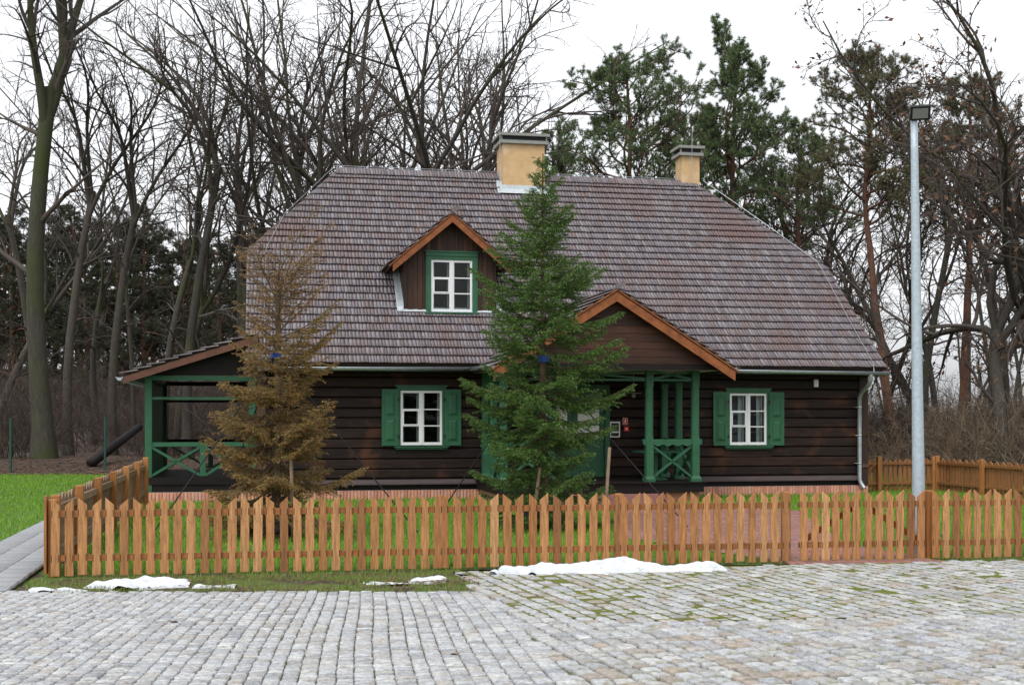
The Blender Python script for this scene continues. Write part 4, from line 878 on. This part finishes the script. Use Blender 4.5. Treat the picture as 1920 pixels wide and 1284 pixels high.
# brown fence behind, right of the cottage, with a small gate
BA = HF(UR + .05, .9); bf = thing('picket_fence', 'brown picket fence with small gate joining the cottage corner at right', 'fence', BA, TH)
Lb = 2.25
pickets(bf, .06, .62, .13, 'backfence', .80); pickets(bf, .78, Lb - .05, .13, 'backfence', .80)
for a, c in ((.03, .66), (.74, Lb)):
    for zz in (.19, .68): b = MB(); b.box(a, c, -.075, -.022, zz - .03, zz + .03); b.build('rail', 'backfence', bf)
b = MB(); b.bar((.08, -.09, .3), (.6, -.09, .66), .03, .06, (0, 1, 0)); b.build('brace', 'barge', bf)
for s in (.70, Lb): fpost(bf, s, -.14, .86, 0, 'post', .1)
BB = BA + Vector((math.cos(TH), math.sin(TH), 0)) * (Lb + .05)
rf = thing('picket_fence', 'brown picket fence running forward along the right side of the yard', 'fence', BB, TH - R(90))
LR = 13.0; rp = [0.05 + i * 2.16 for i in range(7)]
pickets(rf, .1, LR, .13, 'backfence', .80)
for a, c in zip(rp[:-1], rp[1:]):
    for zz in (.19, .68): b = MB(); b.box(a, c, -.072, -.022, zz - .03, zz + .03); b.build('rail', 'backfence', rf)
for s in rp: fpost(rf, s, -.165, .84, 0, 'post', .09)

# ================================================================= LAMP POST
lp = thing('lamp_post', 'tall tapered galvanised lamp post with black floodlight behind the gate', 'lamp post', (5.27, 16.45, 0))
b = MB(); zz = np.linspace(-.05, 5.62, 14); b.tube([(-.012 * z, 0, z) for z in zz], [.086 - .0075 * max(z, 0) for z in zz], 20); b.build('pole', 'galv', lp, True)
b = MB(); b.box(-.13, .13, -.13, .13, -.02, .015); b.build('base_plate', 'galv', lp)
for i in range(4):
    b = MB(); b.tube([(.1 * (1 if i & 1 else -1), .1 * (1 if i & 2 else -1), .0), (.1 * (1 if i & 1 else -1), .1 * (1 if i & 2 else -1), .045)], .012, 6); b.build('bolt', 'zinc', lp)
hd = bpy.data.objects.new('floodlight', None); COL.objects.link(hd); hd.parent = lp; hd.location = (-.02, -.10, 5.70); hd.rotation_euler = (R(38), 0, R(-14))
b = MB(); b.box(-.125, .125, -.03, .02, -.095, .095)
for i in range(6): b.box(-.11 + i * .04, -.10 + i * .04, .02, .05, -.08, .08)
b.build('housing', 'black', hd)
b = MB(); b.box(-.095, .095, -.034, -.0305, -.068, .068); b.build('lens', 'grey', hd)
b = MB(); b.tube([(-.065, 0, 5.58), (-.06, -.02, 5.66), (-.02, -.06, 5.70)], .018, 8); b.box(-.08, .1, -.07, -.05, 5.62, 5.65); b.build('bracket', 'black', lp)

# ================================================================= THE TWO SPRUCES
def spruce(name, label, loc, H, prof, seed, dry=False):
    r = np.random.default_rng(seed); root = thing(name, label, 'spruce tree', loc)
    zs = np.linspace(-.1, H * (1 if not dry else .80), 12); wob = np.cumsum(r.normal(0, .008, (12, 2)), 0)
    tp = np.stack([wob[:, 0], wob[:, 1], zs], -1); rad = np.linspace(.075, .008 if not dry else .035, 12)
    b = MB(); b.tube(tp, rad, 9)
    axes = []; z = .18
    while z < H * (.985 if not dry else .81):
        fz = z / H; nb = r.integers(4, 7) if fz < .8 else r.integers(3, 5); a0 = r.uniform(0, 6.28)
        for j in range(nb):
            L = prof(fz) * (r.uniform(.6, 1.1) if r.random() < .75 else r.uniform(1.05, 1.35))
            if L < .05: continue
            el = np.interp(fz, [0, .3, .6, .85, 1], [-.25, -.08, .2, .7, 1.1]) + r.normal(0, .12)
            if dry: el = np.interp(fz, [0, .25, .5, .72, 1], [-.35, -.1, .3, 1.0, 1.15]) + r.normal(0, .2)
            az = a0 + j * 6.283 / nb + r.normal(0, .25); t = np.linspace(0, 1, 8)
            zb = min(z + r.normal(0, .04), zs[-1]); cx = np.interp(zb, zs, tp[:, 0]); cy = np.interp(zb, zs, tp[:, 1])
            rr = L * t * np.cos(el * (1 - .3 * t)); dz = L * (np.sin(el) * t - .16 * np.sin(np.pi * t) * (1 - fz) + .10 * t * t)
            axes.append((np.stack([cx + np.cos(az) * rr, cy + np.sin(az) * rr, zb + dz], -1), L, fz))
        z += (.15 + .06 * (1 - fz)) * (1.0 if not dry else 1.0) * r.uniform(.8, 1.2)
    P = np.stack([a[0] for a in axes]); LL = np.array([a[1] for a in axes]); FZ = np.array([a[2] for a in axes])
    Rr = .011 * np.linspace(1, .25, 8)[None] * np.sqrt(LL / .8)[:, None]
    tv, tf = tube_arrays(P, Rr, 4)
    # side twigs
    T0, T1, TL, TF = [], [], [], []
    for pts, L, fz in axes:
        seg = nrm(np.gradient(pts, axis=0)); n = max(3, int(L / .045))
        for s in (-1, 1):
            t = (np.arange(n) + r.uniform(.2, .8, n)) / n * .86 + .12; t = np.clip(t, 0, .99)
            p = np.stack([np.interp(t * 7, np.arange(8), pts[:, i]) for i in range(3)], -1); d = np.stack([np.interp(t * 7, np.arange(8), seg[:, i]) for i in range(3)], -1)
            side = nrm(np.cross(d, [0, 0, 1.])) * s
            l = (.46 * L * (1 - t) ** .7 + .07) * r.uniform(.55, 1.2, n); l = np.minimum(l, .5)
            dd = nrm(d * r.uniform(.6, 1.0, n)[:, None] + side * .85 + np.array([0, 0, -.12]) + r.normal(0, .12, (n, 3)))
            T0.append(p); T1.append(p + dd * l[:, None] + np.array([0, 0, 1.]) * (-.10 * l * (1 if fz < .75 else -.5))[:, None]); TL.append(l); TF.append(np.full(n, fz))
    T0, T1, TL, TF = map(np.concatenate, (T0, T1, TL, TF))
    if dry:      # the upper crown has shed most of its side twigs
        kp = r.random(len(TL)) < np.interp(TF, [0, .45, .6, .7, 1], [1, 1, .5, .3, .25]); T0, T1, TL, TF = T0[kp], T1[kp], TL[kp], TF[kp]
    # sub twigs
    ns = np.maximum((TL / .055).astype(int), 1); idx = np.repeat(np.arange(len(TL)), ns * 2); m = len(idx)
    t = r.uniform(.15, 1, m); base = T0[idx] + (T1 - T0)[idx] * t[:, None]; d = nrm(T1 - T0)[idx]; sd = nrm(np.cross(d, [0, 0, 1.])) * np.where(r.random(m) < .5, -1, 1)[:, None]
    l = r.uniform(.035, .10, m) * (1.15 - .5 * t); S1 = base + nrm(d * .8 + sd * .8 + r.normal(0, .2, (m, 3)) + np.array([0, 0, -.32])) * l[:, None]
    A0 = np.concatenate([T0, base]); A1 = np.concatenate([T1, S1]); AL = np.linalg.norm(A1 - A0, axis=1); AF = np.concatenate([TF, TF[idx]])
    b.add(tv, tf)
    wood = b.build('trunk', 'sprucebark', root)
    ww = (r.random(len(A0)) < (.9 if dry else .25)) & (AL > .03)
    P2 = np.stack([A0[ww], A1[ww]], 1); v2, f2 = tube_arrays(P2, np.tile([.0042, .002] if not dry else [.0046, .0022], (ww.sum(), 1)), 3)
    arr_obj('twigs', v2, f2, MT['sprucebark'] if not dry else MT['tan'], root)
    # outer part of each branch axis carries needles too
    ax0 = P[:, 2:-1].reshape(-1, 3); ax1 = P[:, 3:].reshape(-1, 3); A0 = np.concatenate([A0, ax0]); A1 = np.concatenate([A1, ax1]); AL = np.linalg.norm(A1 - A0, axis=1); AF = np.concatenate([AF, np.repeat(FZ, 5)])
    dens = 150 if not dry else 125
    if dry: dens = dens * np.interp(AF, [0, .3, .55, .68, 1], [1.0, 1.2, .9, .35, .15])
    nn = r.poisson(AL * dens); ix = np.repeat(np.arange(len(A0)), nn); m = len(ix)
    t = r.random(m); p = A0[ix] + (A1 - A0)[ix] * t[:, None]; d = nrm(A1 - A0)[ix]; pr = nrm(np.cross(d, r.normal(0, 1, (m, 3))))
    nd = nrm(d * .75 + pr * .9 + np.array([0, 0, .12])); ln = r.uniform(.018, .034, m); wv = nrm(np.cross(nd, r.normal(0, 1, (m, 3)))) * (.004 if not dry else .0036)
    V = np.stack([p - wv, p + wv, p + nd * ln[:, None]], 1).reshape(-1, 3)
    tipz = (t > .55) & (np.arange(len(A0)) >= len(T0))[ix] & (r.random(m) < .75)      # this year's paler growth at the twig ends
    V = V.reshape(-1, 3, 3)
    olive = (AF[ix] < .6) & (r.random(m) < .5) & ~tipz if dry else np.zeros(m, bool)      # still greenish inside the lower crown
    for nm, kk, mm in (('needles', ~tipz & ~olive, 'spruce' if not dry else 'dryspruce'), ('tip_needles', tipz, 'sprucetip' if not dry else 'drytip'), ('olive_needles', olive, 'oliveneedle')):
        if not kk.any(): continue
        Vk = V[kk].reshape(-1, 3); arr_obj(nm, Vk, np.arange(len(Vk)).reshape(-1, 3), mm, root)
    print(name, 'axes', len(axes), 'needles', m)
    return root
gs = spruce('spruce', 'tall fresh green spruce tied with ropes before the porch', (.50, 20.5, .12), 5.92,
            lambda f: np.interp(f, [0, .05, .1, .3, .5, .62, .70, .78, .88, 1], [.8, 1.0, 1.12, 1.1, 1.06, .98, .72, .5, .30, .05]), 3)
bs = spruce('spruce', 'withered brown spruce with broken leader tied with ropes before the veranda', (-3.55, 19.1, .12), 4.75,
            lambda f: np.interp(f, [0, .06, .2, .4, .55, .7, .8, 1], [1.1, 1.15, 1.0, .88, .8, .85, 1.0, .9]), 11, True)
for root, x, y in ((gs, .5, 20.5), (bs, -3.55, 19.1)):
    b = MB(); r_ = np.random.default_rng(5); k = 14
    for j, (z, w_) in enumerate(((-.13, .26), (.0, .34), (.2, .36), (.32, .27), (.40, .1))):
        b.V += [(w_ * math.cos(t) * r_.uniform(.86, 1.14), w_ * math.sin(t) * r_.uniform(.86, 1.14), z + r_.normal(0, .02)) for t in np.arange(k) * 2 * math.pi / k]
    b.n = len(b.V); b.F = [(r0 * k + i, r0 * k + (i + 1) % k, r0 * k + k + (i + 1) % k, r0 * k + k + i) for r0 in range(4) for i in range(k)] + [tuple(range(4 * k, 5 * k))]
    o = b.build('root_wrap', 'foil', root)
    b = MB(); b.tube([(0, 0, 2.56), (0, 0, 2.66)], .075, 10); b.box(-.02, .09, -.10, -.06, 2.56, 2.64); b.build('strap', 'blue', root)
def rope(a, c, lab):
    b = MB(); a = Vector(a); c = Vector(c); b.tube([a, a.lerp(c, .5) - Vector((0, 0, .03)), c], .011, 6); tag(b.build('guy_rope', 'rope'), lab, 'rope')
rope((.5, 20.5, 2.74), (-1.33, 23.2, .02), 'guy rope from green spruce down towards the shuttered window wall')
rope((.5, 20.5, 2.74), (2.85, 20.6, .02), 'guy rope from green spruce down past the porch posts')
rope((-3.55, 19.1, 2.74), (-5.35, 18.8, .02), 'guy rope from brown spruce down to the veranda side')
rope((-3.55, 19.1, 2.74), (-4.85, 20.6, .02), 'guy rope from brown spruce slanting down behind the first veranda rope')
rope((-3.55, 19.1, 2.74), (-1.45, 19.6, .02), 'guy rope from brown spruce down beneath the left window')
for p0, p1, lab in (((-3.2, 18.6, -.1), (-3.24, 18.65, 1.16), 'wooden stake beside the brown spruce'), ((.30, 20.0, -.1), (.44, 19.95, 1.0), 'leaning wooden stake at the foot of the green spruce'), ((1.44, 20.0, -.1), (1.54, 20.05, 1.32), 'leaning wooden stake between green spruce and porch')):
    b = MB(); b.tube([p0, p1], [.032, .026], 9); tag(b.build('wooden_stake', 'stake', None, True), lab, 'stake')

# ================================================================= THE WOOD
def rot_about(d, ang, az):
    ref = np.where(np.abs(d[..., 2:3]) > .92, np.array([1., 0, 0]), np.array([0, 0, 1.])); a = nrm(np.cross(d, ref)); b = np.cross(d, a)
    p = a * np.cos(az)[..., None] + b * np.sin(az)[..., None]; return nrm(d * np.cos(ang)[..., None] + p * np.sin(ang)[..., None])
def grow(r, start, d, L, r0, r1, S, wob, up, cont=.75):
    """N branches grown at once: start (N,3), d (N,3), L (N,), radii"""
    N = len(L); P = [start]; p = start; w_ = np.zeros((N, 3))
    for i in range(S - 1):
        w_ = cont * w_ + r.normal(0, wob, (N, 3)); d = nrm(d + w_ + np.array([0, 0, up])); p = p + d * (L / (S - 1))[:, None]; P.append(p)
    P = np.stack(P, 1); t = np.linspace(0, 1, S)[None]; return P, r0[:, None] * (1 - t) + r1[:, None] * t
def children(r, P, Rd, n, t0, t1, ang, lr, Lp, rr, taper=.6):
    N, S, _ = P.shape; t = t0 + (t1 - t0) * (np.arange(n)[None] + r.random((N, n))) / n; f = t * (S - 1); i = np.minimum(f.astype(int), S - 2); g = (f - i)[..., None]; ar = np.arange(N)[:, None]
    pos = P[ar, i] * (1 - g) + P[ar, i + 1] * g; tan = nrm(P[ar, i + 1] - P[ar, i]); rad = Rd[ar, i] * (1 - g[..., 0]) + Rd[ar, i + 1] * g[..., 0]
    az = r.uniform(0, 2 * np.pi, (N, 1)) + np.arange(n) * 2.4 + r.normal(0, .4, (N, n)); d = rot_about(tan, r.normal(ang, .15, (N, n)), az)
    L = Lp[:, None] * lr * (1 - taper * (t - t0) / max(t1 - t0, .01)) * r.uniform(.65, 1.25, (N, n)); q = lambda a: a.reshape(-1, *a.shape[2:])
    return q(pos), q(d), q(L), q(np.minimum(rad * .8, rad * rr + .004))
def tree_mesh(name, seed, H, r0, fork, lead, lang, limbs, subs, twigs, wob=.05, up=.06, lean=(0, 0), stems=1, leaf=0, barkm='bark', twr=.006):
    """bare tree: stems -> leaders -> limbs -> branches -> twigs"""
    r = np.random.default_rng(seed); root = thing(name, 'x', 'tree'); lv = []
    st = np.zeros((stems, 3)); st[:, :2] = r.normal(0, .25 if stems > 1 else 0, (stems, 2)); st[:, 2] = -.3
    dd = nrm(np.concatenate([r.normal(0, .12 if stems > 1 else .02, (stems, 2)) + np.array(lean), np.ones((stems, 1))], 1))
    L = H * fork * r.uniform(.85, 1.1, stems)
    P, Rd = grow(r, st, dd, L, np.full(stems, r0), np.full(stems, r0 * .66), 10, wob * .35, .01)
    Rd[:, 0] *= 1.5; Rd[:, 1] *= 1.12; lv.append((P, Rd, 10))
    # leaders: from the fork
    n = lead; end = np.repeat(P[:, -1], n, 0); td = np.repeat(nrm(P[:, -1] - P[:, -2]), n, 0); az = np.tile(np.arange(n) * 2 * np.pi / n, stems) + r.normal(0, .5, stems * n)
    dl = rot_about(td, np.abs(r.normal(lang, .12, stems * n)), az); Ll = H * (1 - fork) * r.uniform(.75, 1.1, stems * n)
    back = r.uniform(0, .25, stems * n); s0 = end - td * (back * np.repeat(L, n) * .5)[:, None]
    P1, R1 = grow(r, s0, dl, Ll, np.repeat(Rd[:, -1], n) * r.uniform(.6, .92, stems * n), np.full(stems * n, .02), 12, wob, up); lv.append((P1, R1, 7))
    # limbs off stem and leaders
    a = children(r, P1, R1, limbs, .12, .97, .62, .44, Ll, .62); b_ = children(r, P, Rd, max(2, limbs // 3), .45, .95, 1.0, .38, L, .35)
    c = [np.concatenate(z) for z in zip(a, b_)]
    P2, R2 = grow(r, c[0], c[1], c[2], c[3], np.full(len(c[2]), .010), 9, wob * 1.25, up * .9); lv.append((P2, R2, 5))
    c2 = children(r, P2, R2, subs, .15, .98, .75, .48, c[2], .6); P3, R3 = grow(r, *c2[:3], c2[3], np.full(len(c2[2]), .008), 6, wob * 1.6, up * .8); lv.append((P3, R3, 3))
    c3 = children(r, P3, R3, twigs, .15, 1, .7, .52, c2[2], .6); k = c3[2] > .05; c3 = [z[k] for z in c3]
    P4, R4 = grow(r, c3[0], c3[1], np.maximum(c3[2], .28), np.minimum(c3[3], .010), np.full(len(c3[2]), twr * .7), 4, wob * 2, up * .8); lv.append((P4, np.maximum(R4, twr * .8), 3))
    def emit(nm, items, m):
        Vs, Fs, o = [], [], 0
        for P_, R_, k_ in items:
            v, f = tube_arrays(P_, R_, k_); Vs.append(v); Fs.append(f + o); o += len(v)
        return arr_obj(nm, np.concatenate(Vs), np.concatenate(Fs), m, root, True)
    emit('trunk', lv[:2], barkm); emit('crown', lv[2:], 'twig')
    if leaf:
        ends = np.concatenate([P4[:, -1], P4[:, 2]]); ends = ends[r.random(len(ends)) < leaf]; n = len(ends); s = r.uniform(.05, .11, n)
        a1 = nrm(r.normal(0, 1, (n, 3))); a2 = nrm(np.cross(a1, r.normal(0, 1, (n, 3)))); V = np.stack([ends - a1 * s[:, None], ends + a2 * s[:, None] * .5, ends + a1 * s[:, None], ends - a2 * s[:, None] * .5], 1)
        arr_obj('leaves', V.reshape(-1, 3), np.arange(4 * n).reshape(-1, 4), 'leaf', root)
    print(name, seed, sum(p.shape[0] for p, _, _ in lv)); return root
def pine_mesh(name, seed, H, r0, bare, spread, bend, m='pineneedle', nb=30, tuft=5):
    r = np.random.default_rng(seed); root = thing(name, 'x', 'tree')
    z = np.linspace(-.3, H, 14); t = z / H; P = np.stack([bend[0] * np.sin(t * 2.2) + np.cumsum(r.normal(0, .05, 14)), bend[1] * np.sin(t * 2.6) + np.cumsum(r.normal(0, .05, 14)), z], -1)[None]
    Rd = (r0 * (1 - .82 * t))[None]; Rd[:, 0] *= 1.3
    c = children(r, P, Rd, nb, bare, .985, 1.15, spread / H, np.array([H]), .5, .55); P1, R1 = grow(r, c[0], c[1], c[2], np.minimum(c[3], .09), np.full(nb, .02), 8, .13, .07)
    c1 = children(r, P1, R1, 9, .25, 1, .8, .45, c[2], .6); P2, R2 = grow(r, *c1, np.full(len(c1[2]), .012), 6, .13, .09)
    c2 = children(r, P2, R2, tuft, .25, 1, .8, .5, c1[2], .7); P3, R3 = grow(r, c2[0], c2[1], np.maximum(c2[2], .25), c2[3], np.full(len(c2[2]), .008), 4, .12, .1)
    v1, f1 = tube_arrays(P, Rd, 10); v2, f2 = tube_arrays(P1, R1, 6); arr_obj('trunk', np.concatenate([v1, v2]), np.concatenate([f1, f2 + len(v1)]), 'pinebark', root, True)
    v1, f1 = tube_arrays(P2, R2, 4); v2, f2 = tube_arrays(P3, R3, 3); arr_obj('branches', np.concatenate([v1, v2]), np.concatenate([f1, f2 + len(v1)]), 'bark', root, True)
    C = np.concatenate([P3[:, -1], P3[:, 2], P2[:, -1]]); n = len(C); k = 34; D = nrm(r.normal(0, 1, (n, k, 3)) + np.array([0, 0, .45])); ln = r.uniform(.10, .24, (n, k, 1)); W = nrm(np.cross(D, r.normal(0, 1, (n, k, 3)))) * .0085
    V = np.stack([C[:, None] - W, C[:, None] + W, C[:, None] + D * ln], 2).reshape(-1, 3); arr_obj('needles', V, np.arange(len(V)).reshape(-1, 3), m, root)
    print(name, seed, 'tufts', n); return root
def bush_mesh(name, seed, H, n, m, spread=.45, subs=7, tw=4):
    r = np.random.default_rng(seed); root = thing(name, 'x', 'bush'); st = np.zeros((n, 3)); st[:, :2] = r.normal(0, H * .22, (n, 2)); st[:, 2] = -.1
    d = nrm(np.concatenate([r.normal(0, spread, (n, 2)), np.ones((n, 1))], 1)); L = H * r.uniform(.5, 1.1, n); P, Rd = grow(r, st, d, L, np.full(n, .018), np.full(n, .006), 7, .09, -.01)
    c = children(r, P, Rd, subs, .2, 1, .7, .42, L, .7); P1, R1 = grow(r, *c, np.full(len(c[2]), .005), 5, .12, .02); c1 = children(r, P1, R1, tw, .2, 1, .7, .5, c[2], .8); P2, R2 = grow(r, *c1, np.full(len(c1[2]), .005), 3, .1, .02)
    Vs, Fs, o = [], [], 0
    for P_, R_ in ((P, Rd), (P1, R1), (P2, np.maximum(R2, .005))):
        v, f = tube_arrays(P_, R_, 3); Vs.append(v); Fs.append(f + o); o += len(v)
    arr_obj('stems', np.concatenate(Vs), np.concatenate(Fs), m, root, True); return root

PR = {
 'big':   tree_mesh('beech_tree', 21, 23, .36, .56, 3, .34, 11, 7, 4, .05, .03, barkm='barkmoss'),
 'vase':  tree_mesh('bare_tree', 22, 21, .30, .26, 6, .27, 9, 6, 4, .06, .04),
 'vase2': tree_mesh('bare_tree', 23, 20, .22, .30, 3, .24, 8, 6, 4, .07, .045, stems=3),
 'slim':  tree_mesh('bare_tree', 24, 20, .19, .55, 3, .22, 10, 6, 4, .075, .05),
 'slim2': tree_mesh('bare_tree', 25, 19, .17, .42, 3, .3, 10, 6, 4, .08, .055, lean=(.08, 0)),
 'bow':   tree_mesh('bare_tree', 26, 17.5, .16, .42, 2, .38, 10, 6, 4, .10, .05, lean=(-.12, .05)),
 'oak':   tree_mesh('oak_tree', 27, 17, .26, .3, 5, .6, 12, 8, 5, .09, .025, leaf=.3),
 'pole':  tree_mesh('bare_tree', 28, 18, .10, .5, 2, .25, 11, 7, 4, .06, .06),
 'pineA': pine_mesh('pine_tree', 31, 16.2, .26, .60, 4.6, (1.2, .4)),
 'pineB': pine_mesh('pine_tree', 32, 17.0, .24, .55, 3.4, (-.6, .3), nb=32),
 'pineC': pine_mesh('pine_tree', 33, 15.5, .22, .60, 3.8, (1.0, -.5), 'pineneedle2', nb=26),
 'pineF': pine_mesh('pine_tree', 34, 12.5, .2, .10, 3.2, (.3, .2), 'hazedneedle', nb=36, tuft=4),
 'bushA': bush_mesh('leafless_bush', 41, 2.6, 26, 'brush'), 'bushB': bush_mesh('leafless_bush', 42, 3.2, 22, 'brush', .35), 'bushT': bush_mesh('leafless_bush', 43, 2.6, 22, 'tan', .5),
}
used = set()
LOOK = {'slim': 'straight slender bare tree', 'slim2': 'slanting long-limbed bare tree', 'bow': 'crooked bowed bare tree', 'pole': 'thin pole-like bare tree', 'vase': 'low-forking bare tree', 'vase2': 'three-stemmed bare tree'}
def plant(kind, px, D, s=1.0, rz=0, label=None, group=None, sx=1.0):
    x = (px - 960) / 2384 * D; loc = (x, D, float(gz(x, D)) - .05)
    if kind in used: o = copy_tree(PR[kind], loc, R(rz), (s * sx, s * sx, s))
    else:
        o = PR[kind]; used.add(kind); o.location = loc; o.rotation_euler = (0, 0, R(rz)); o.scale = (s * sx, s * sx, s)
    o['label'] = label
    if group: o['group'] = group
    elif 'group' in o: del o['group']
    return o
G1 = 'bare trees standing behind the cottage roof'; G2 = 'slender bare trees at the left edge of the wood'; G3 = 'slender bare trees at the right edge of the wood'; G4 = 'bare trees deep in the wood'
plant('big', 84, 46, 1.06, 20, 'thick mossy forked trunk, the largest tree beside the lawn')
plant('slim', 128, 49, 1.0, 70, 'dark slender tree leaning beside the thick mossy trunk')
for i, (px, D, kd, s) in enumerate(((-20, 50, 'slim2', 1), (212, 49, 'slim', .95), (250, 53, 'pole', 1.1), (300, 47, 'bow', 1.0), (335, 50, 'slim2', 1.02), (352, 46, 'slim', 1.0), (425, 47, 'slim2', 1.05), (455, 55, 'slim', 1.1), (175, 58, 'bow', 1.0), (60, 60, 'slim', 1.0))):
    plant(kd, px, D, s, i * 67, LOOK[kd] + ' in the front row of the wood left of the cottage', G2)
for i, (px, D, kd, s) in enumerate(((520, 50, 'slim2', 1.1), (575, 53, 'slim', 1.1), (640, 47, 'vase', 1.02), (690, 50, 'vase2', 1.08), (760, 56, 'slim2', 1.1), (835, 48, 'vase', 1.0), (875, 53, 'vase2', 1.05), (930, 51, 'slim', 1.05), (1010, 60, 'slim2', .95))):
    plant(kd, px, D, s, 31 + i * 83, LOOK[kd] + ' rising behind the left half of the roof', G1)
plant('pineA', 1120, 48, .90, 0, 'broad flat-crowned pine with twisted trunk behind the roof ridge')
plant('pineB', 1400, 50, .93, 40, 'dense dark green pine standing right of the small chimney')
plant('pineC', 1290, 54, .92, 100, 'leaning pine with reddish trunk behind the small chimney')
plant('pineA', 1545, 54, .82, 150, 'low forked pine with reddish trunk beyond the roof hip')
plant('pineC', 1685, 46, .92, 200, 'olive-brown pine with thick reddish trunk beside the lamp post')
plant('pineC', 1800, 50, .90, 300, 'olive-brown pine to the right of the lamp post head')
plant('pineB', 1020, 58, .82, 200, 'dark pine showing just right of the big chimney')
for i in range(24):
    plant('pineF', -140 + i * 27 + rng.uniform(-14, 14), rng.uniform(74, 98), rng.uniform(.7, .95), i * 77, 'dark pine on the wooded rise behind the bare trees at left', 'dark pines on the wooded rise', 1.25)
plant('oak', 1925, 40, .98, 10, 'oak with brown withered leaves overhanging the right fence corner')
plant('oak', 2010, 39, 1.05, 75, 'oak with withered leaves standing behind the right side fence')
plant('oak', 1880, 36, .92, 185, 'oak with brown leaves rising just behind the bend of the brown fence')
plant('oak', 1730, 52, .9, 250, 'oak with brown leaves between the two olive-brown pines')
plant('oak', 1840, 47, .95, 130, 'oak holding brown leaves behind the lamp post head')
for i, (px, D, kd, s) in enumerate(((1440, 58, 'slim', .85), (1490, 62, 'slim2', .85), (1590, 57, 'slim', .85), (1625, 50, 'pole', .9), (1655, 54, 'slim2', .85), (1735, 47, 'slim', .82), (1765, 55, 'bow', .95), (1815, 60, 'slim', .85), (1862, 48, 'pole', .95), (1885, 53, 'slim', .9), (1955, 46, 'slim2', .95), (1710, 60, 'bow', .95), (1530, 66, 'pole', .95), (2010, 50, 'slim', .95))):
    plant(kd, px, D, s, 13 + i * 59, LOOK[kd] + ' in the wood right of the cottage', G3)
for i in range(40):
    px = rng.uniform(-150, 2100) if i % 3 else rng.uniform(1400, 2100); D = rng.uniform(74, 115); plant(('slim', 'pole', 'slim2', 'bow', 'pole')[i % 5], px, D, rng.uniform(.75, 1.05) * (.9 if px > 1350 else 1.05), rng.uniform(0, 360), 'thin bare tree deep in the wood behind the front trunks', G4)
for i in range(60):
    px = rng.uniform(-60, 600); D = rng.uniform(46.5, 80); plant(('bushA', 'bushB')[i % 2], px, D, rng.uniform(.8, 1.35), rng.uniform(0, 360), 'brown leafless undergrowth bush in the wood left of the cottage', 'undergrowth bushes at left')
for i in range(40):
    px = rng.uniform(1560, 2050); D = rng.uniform(44, 75); plant(('bushA', 'bushB')[i % 2], px, D, rng.uniform(.7, 1.1), rng.uniform(0, 360), 'brown leafless undergrowth bush in the wood right of the cottage', 'undergrowth bushes at right')
for i, (px, D, s) in enumerate(((1690, 39, .8), (1760, 38, 1.0), (1815, 37, 1.05), (1870, 36, 1.1), (1930, 35, 1.15), (1850, 42, 1.2), (1780, 43, 1.1), (1960, 40, 1.2))):
    plant('bushT', px, D, s, i * 50, 'pale tan leafless shrub arching behind the brown fence', 'tan shrubs behind the right fence')
# broken orange stump, fallen log, green mesh-fence posts
def at(px, D, z=0): x = (px - 960) / 2384 * D; return Vector((x, D, float(gz(x, D)) + z))
sn = thing('tree_stump', 'splintered stump with fresh orange wood behind the brown fence', 'stump', at(1778, 41))
b = MB(); b.tube([(0, 0, -.2), (0, 0, .6), (-.02, 0, 1.25)], [.2, .16, .13], 10); b.build('stump', 'pinebark', sn)
b = MB(); b.add([(-.02, -.15, .5), (.14, -.13, .45), (.17, -.1, 1.1), (.09, -.06, 1.62), (-.03, -.1, 1.5), (.02, .05, .5), (.15, .06, .5), (.12, .06, 1.2), (.06, .0, 1.6), (-.02, .02, 1.4)], [(0, 1, 2, 3, 4), (5, 9, 8, 7, 6), (0, 5, 6, 1), (1, 6, 7, 2), (2, 7, 8, 3), (3, 8, 9, 4), (4, 9, 5, 0)]); b.build('split_face', 'barge', sn)
b = MB(); a, c = at(170, 43, .12), at(262, 46, 1.15); b.tube([a, a.lerp(c, .5), c], [.17, .16, .13], 10); tag(b.build('fallen_log', 'logdark', None, True), 'charred dark log leaning at the edge of the wood by the veranda', 'log')
for px, D, lab in ((20, 41.6, 'green mesh-fence post beside the thick mossy trunk'), (197, 42.2, 'green mesh-fence post next to the charred log')):
    b = MB(); p = at(px, D); b.box(p.x - .03, p.x + .03, D - .03, D + .03, -.05 + p.z, p.z + 1.75); b.box(p.x - .035, p.x + .035, D - .035, D + .035, p.z + 1.75, p.z + 1.77); tag(b.build('fence_post', 'meshgreen'), lab, 'post')
for k, o in PR.items():
    if k not in used: print('unused', k)
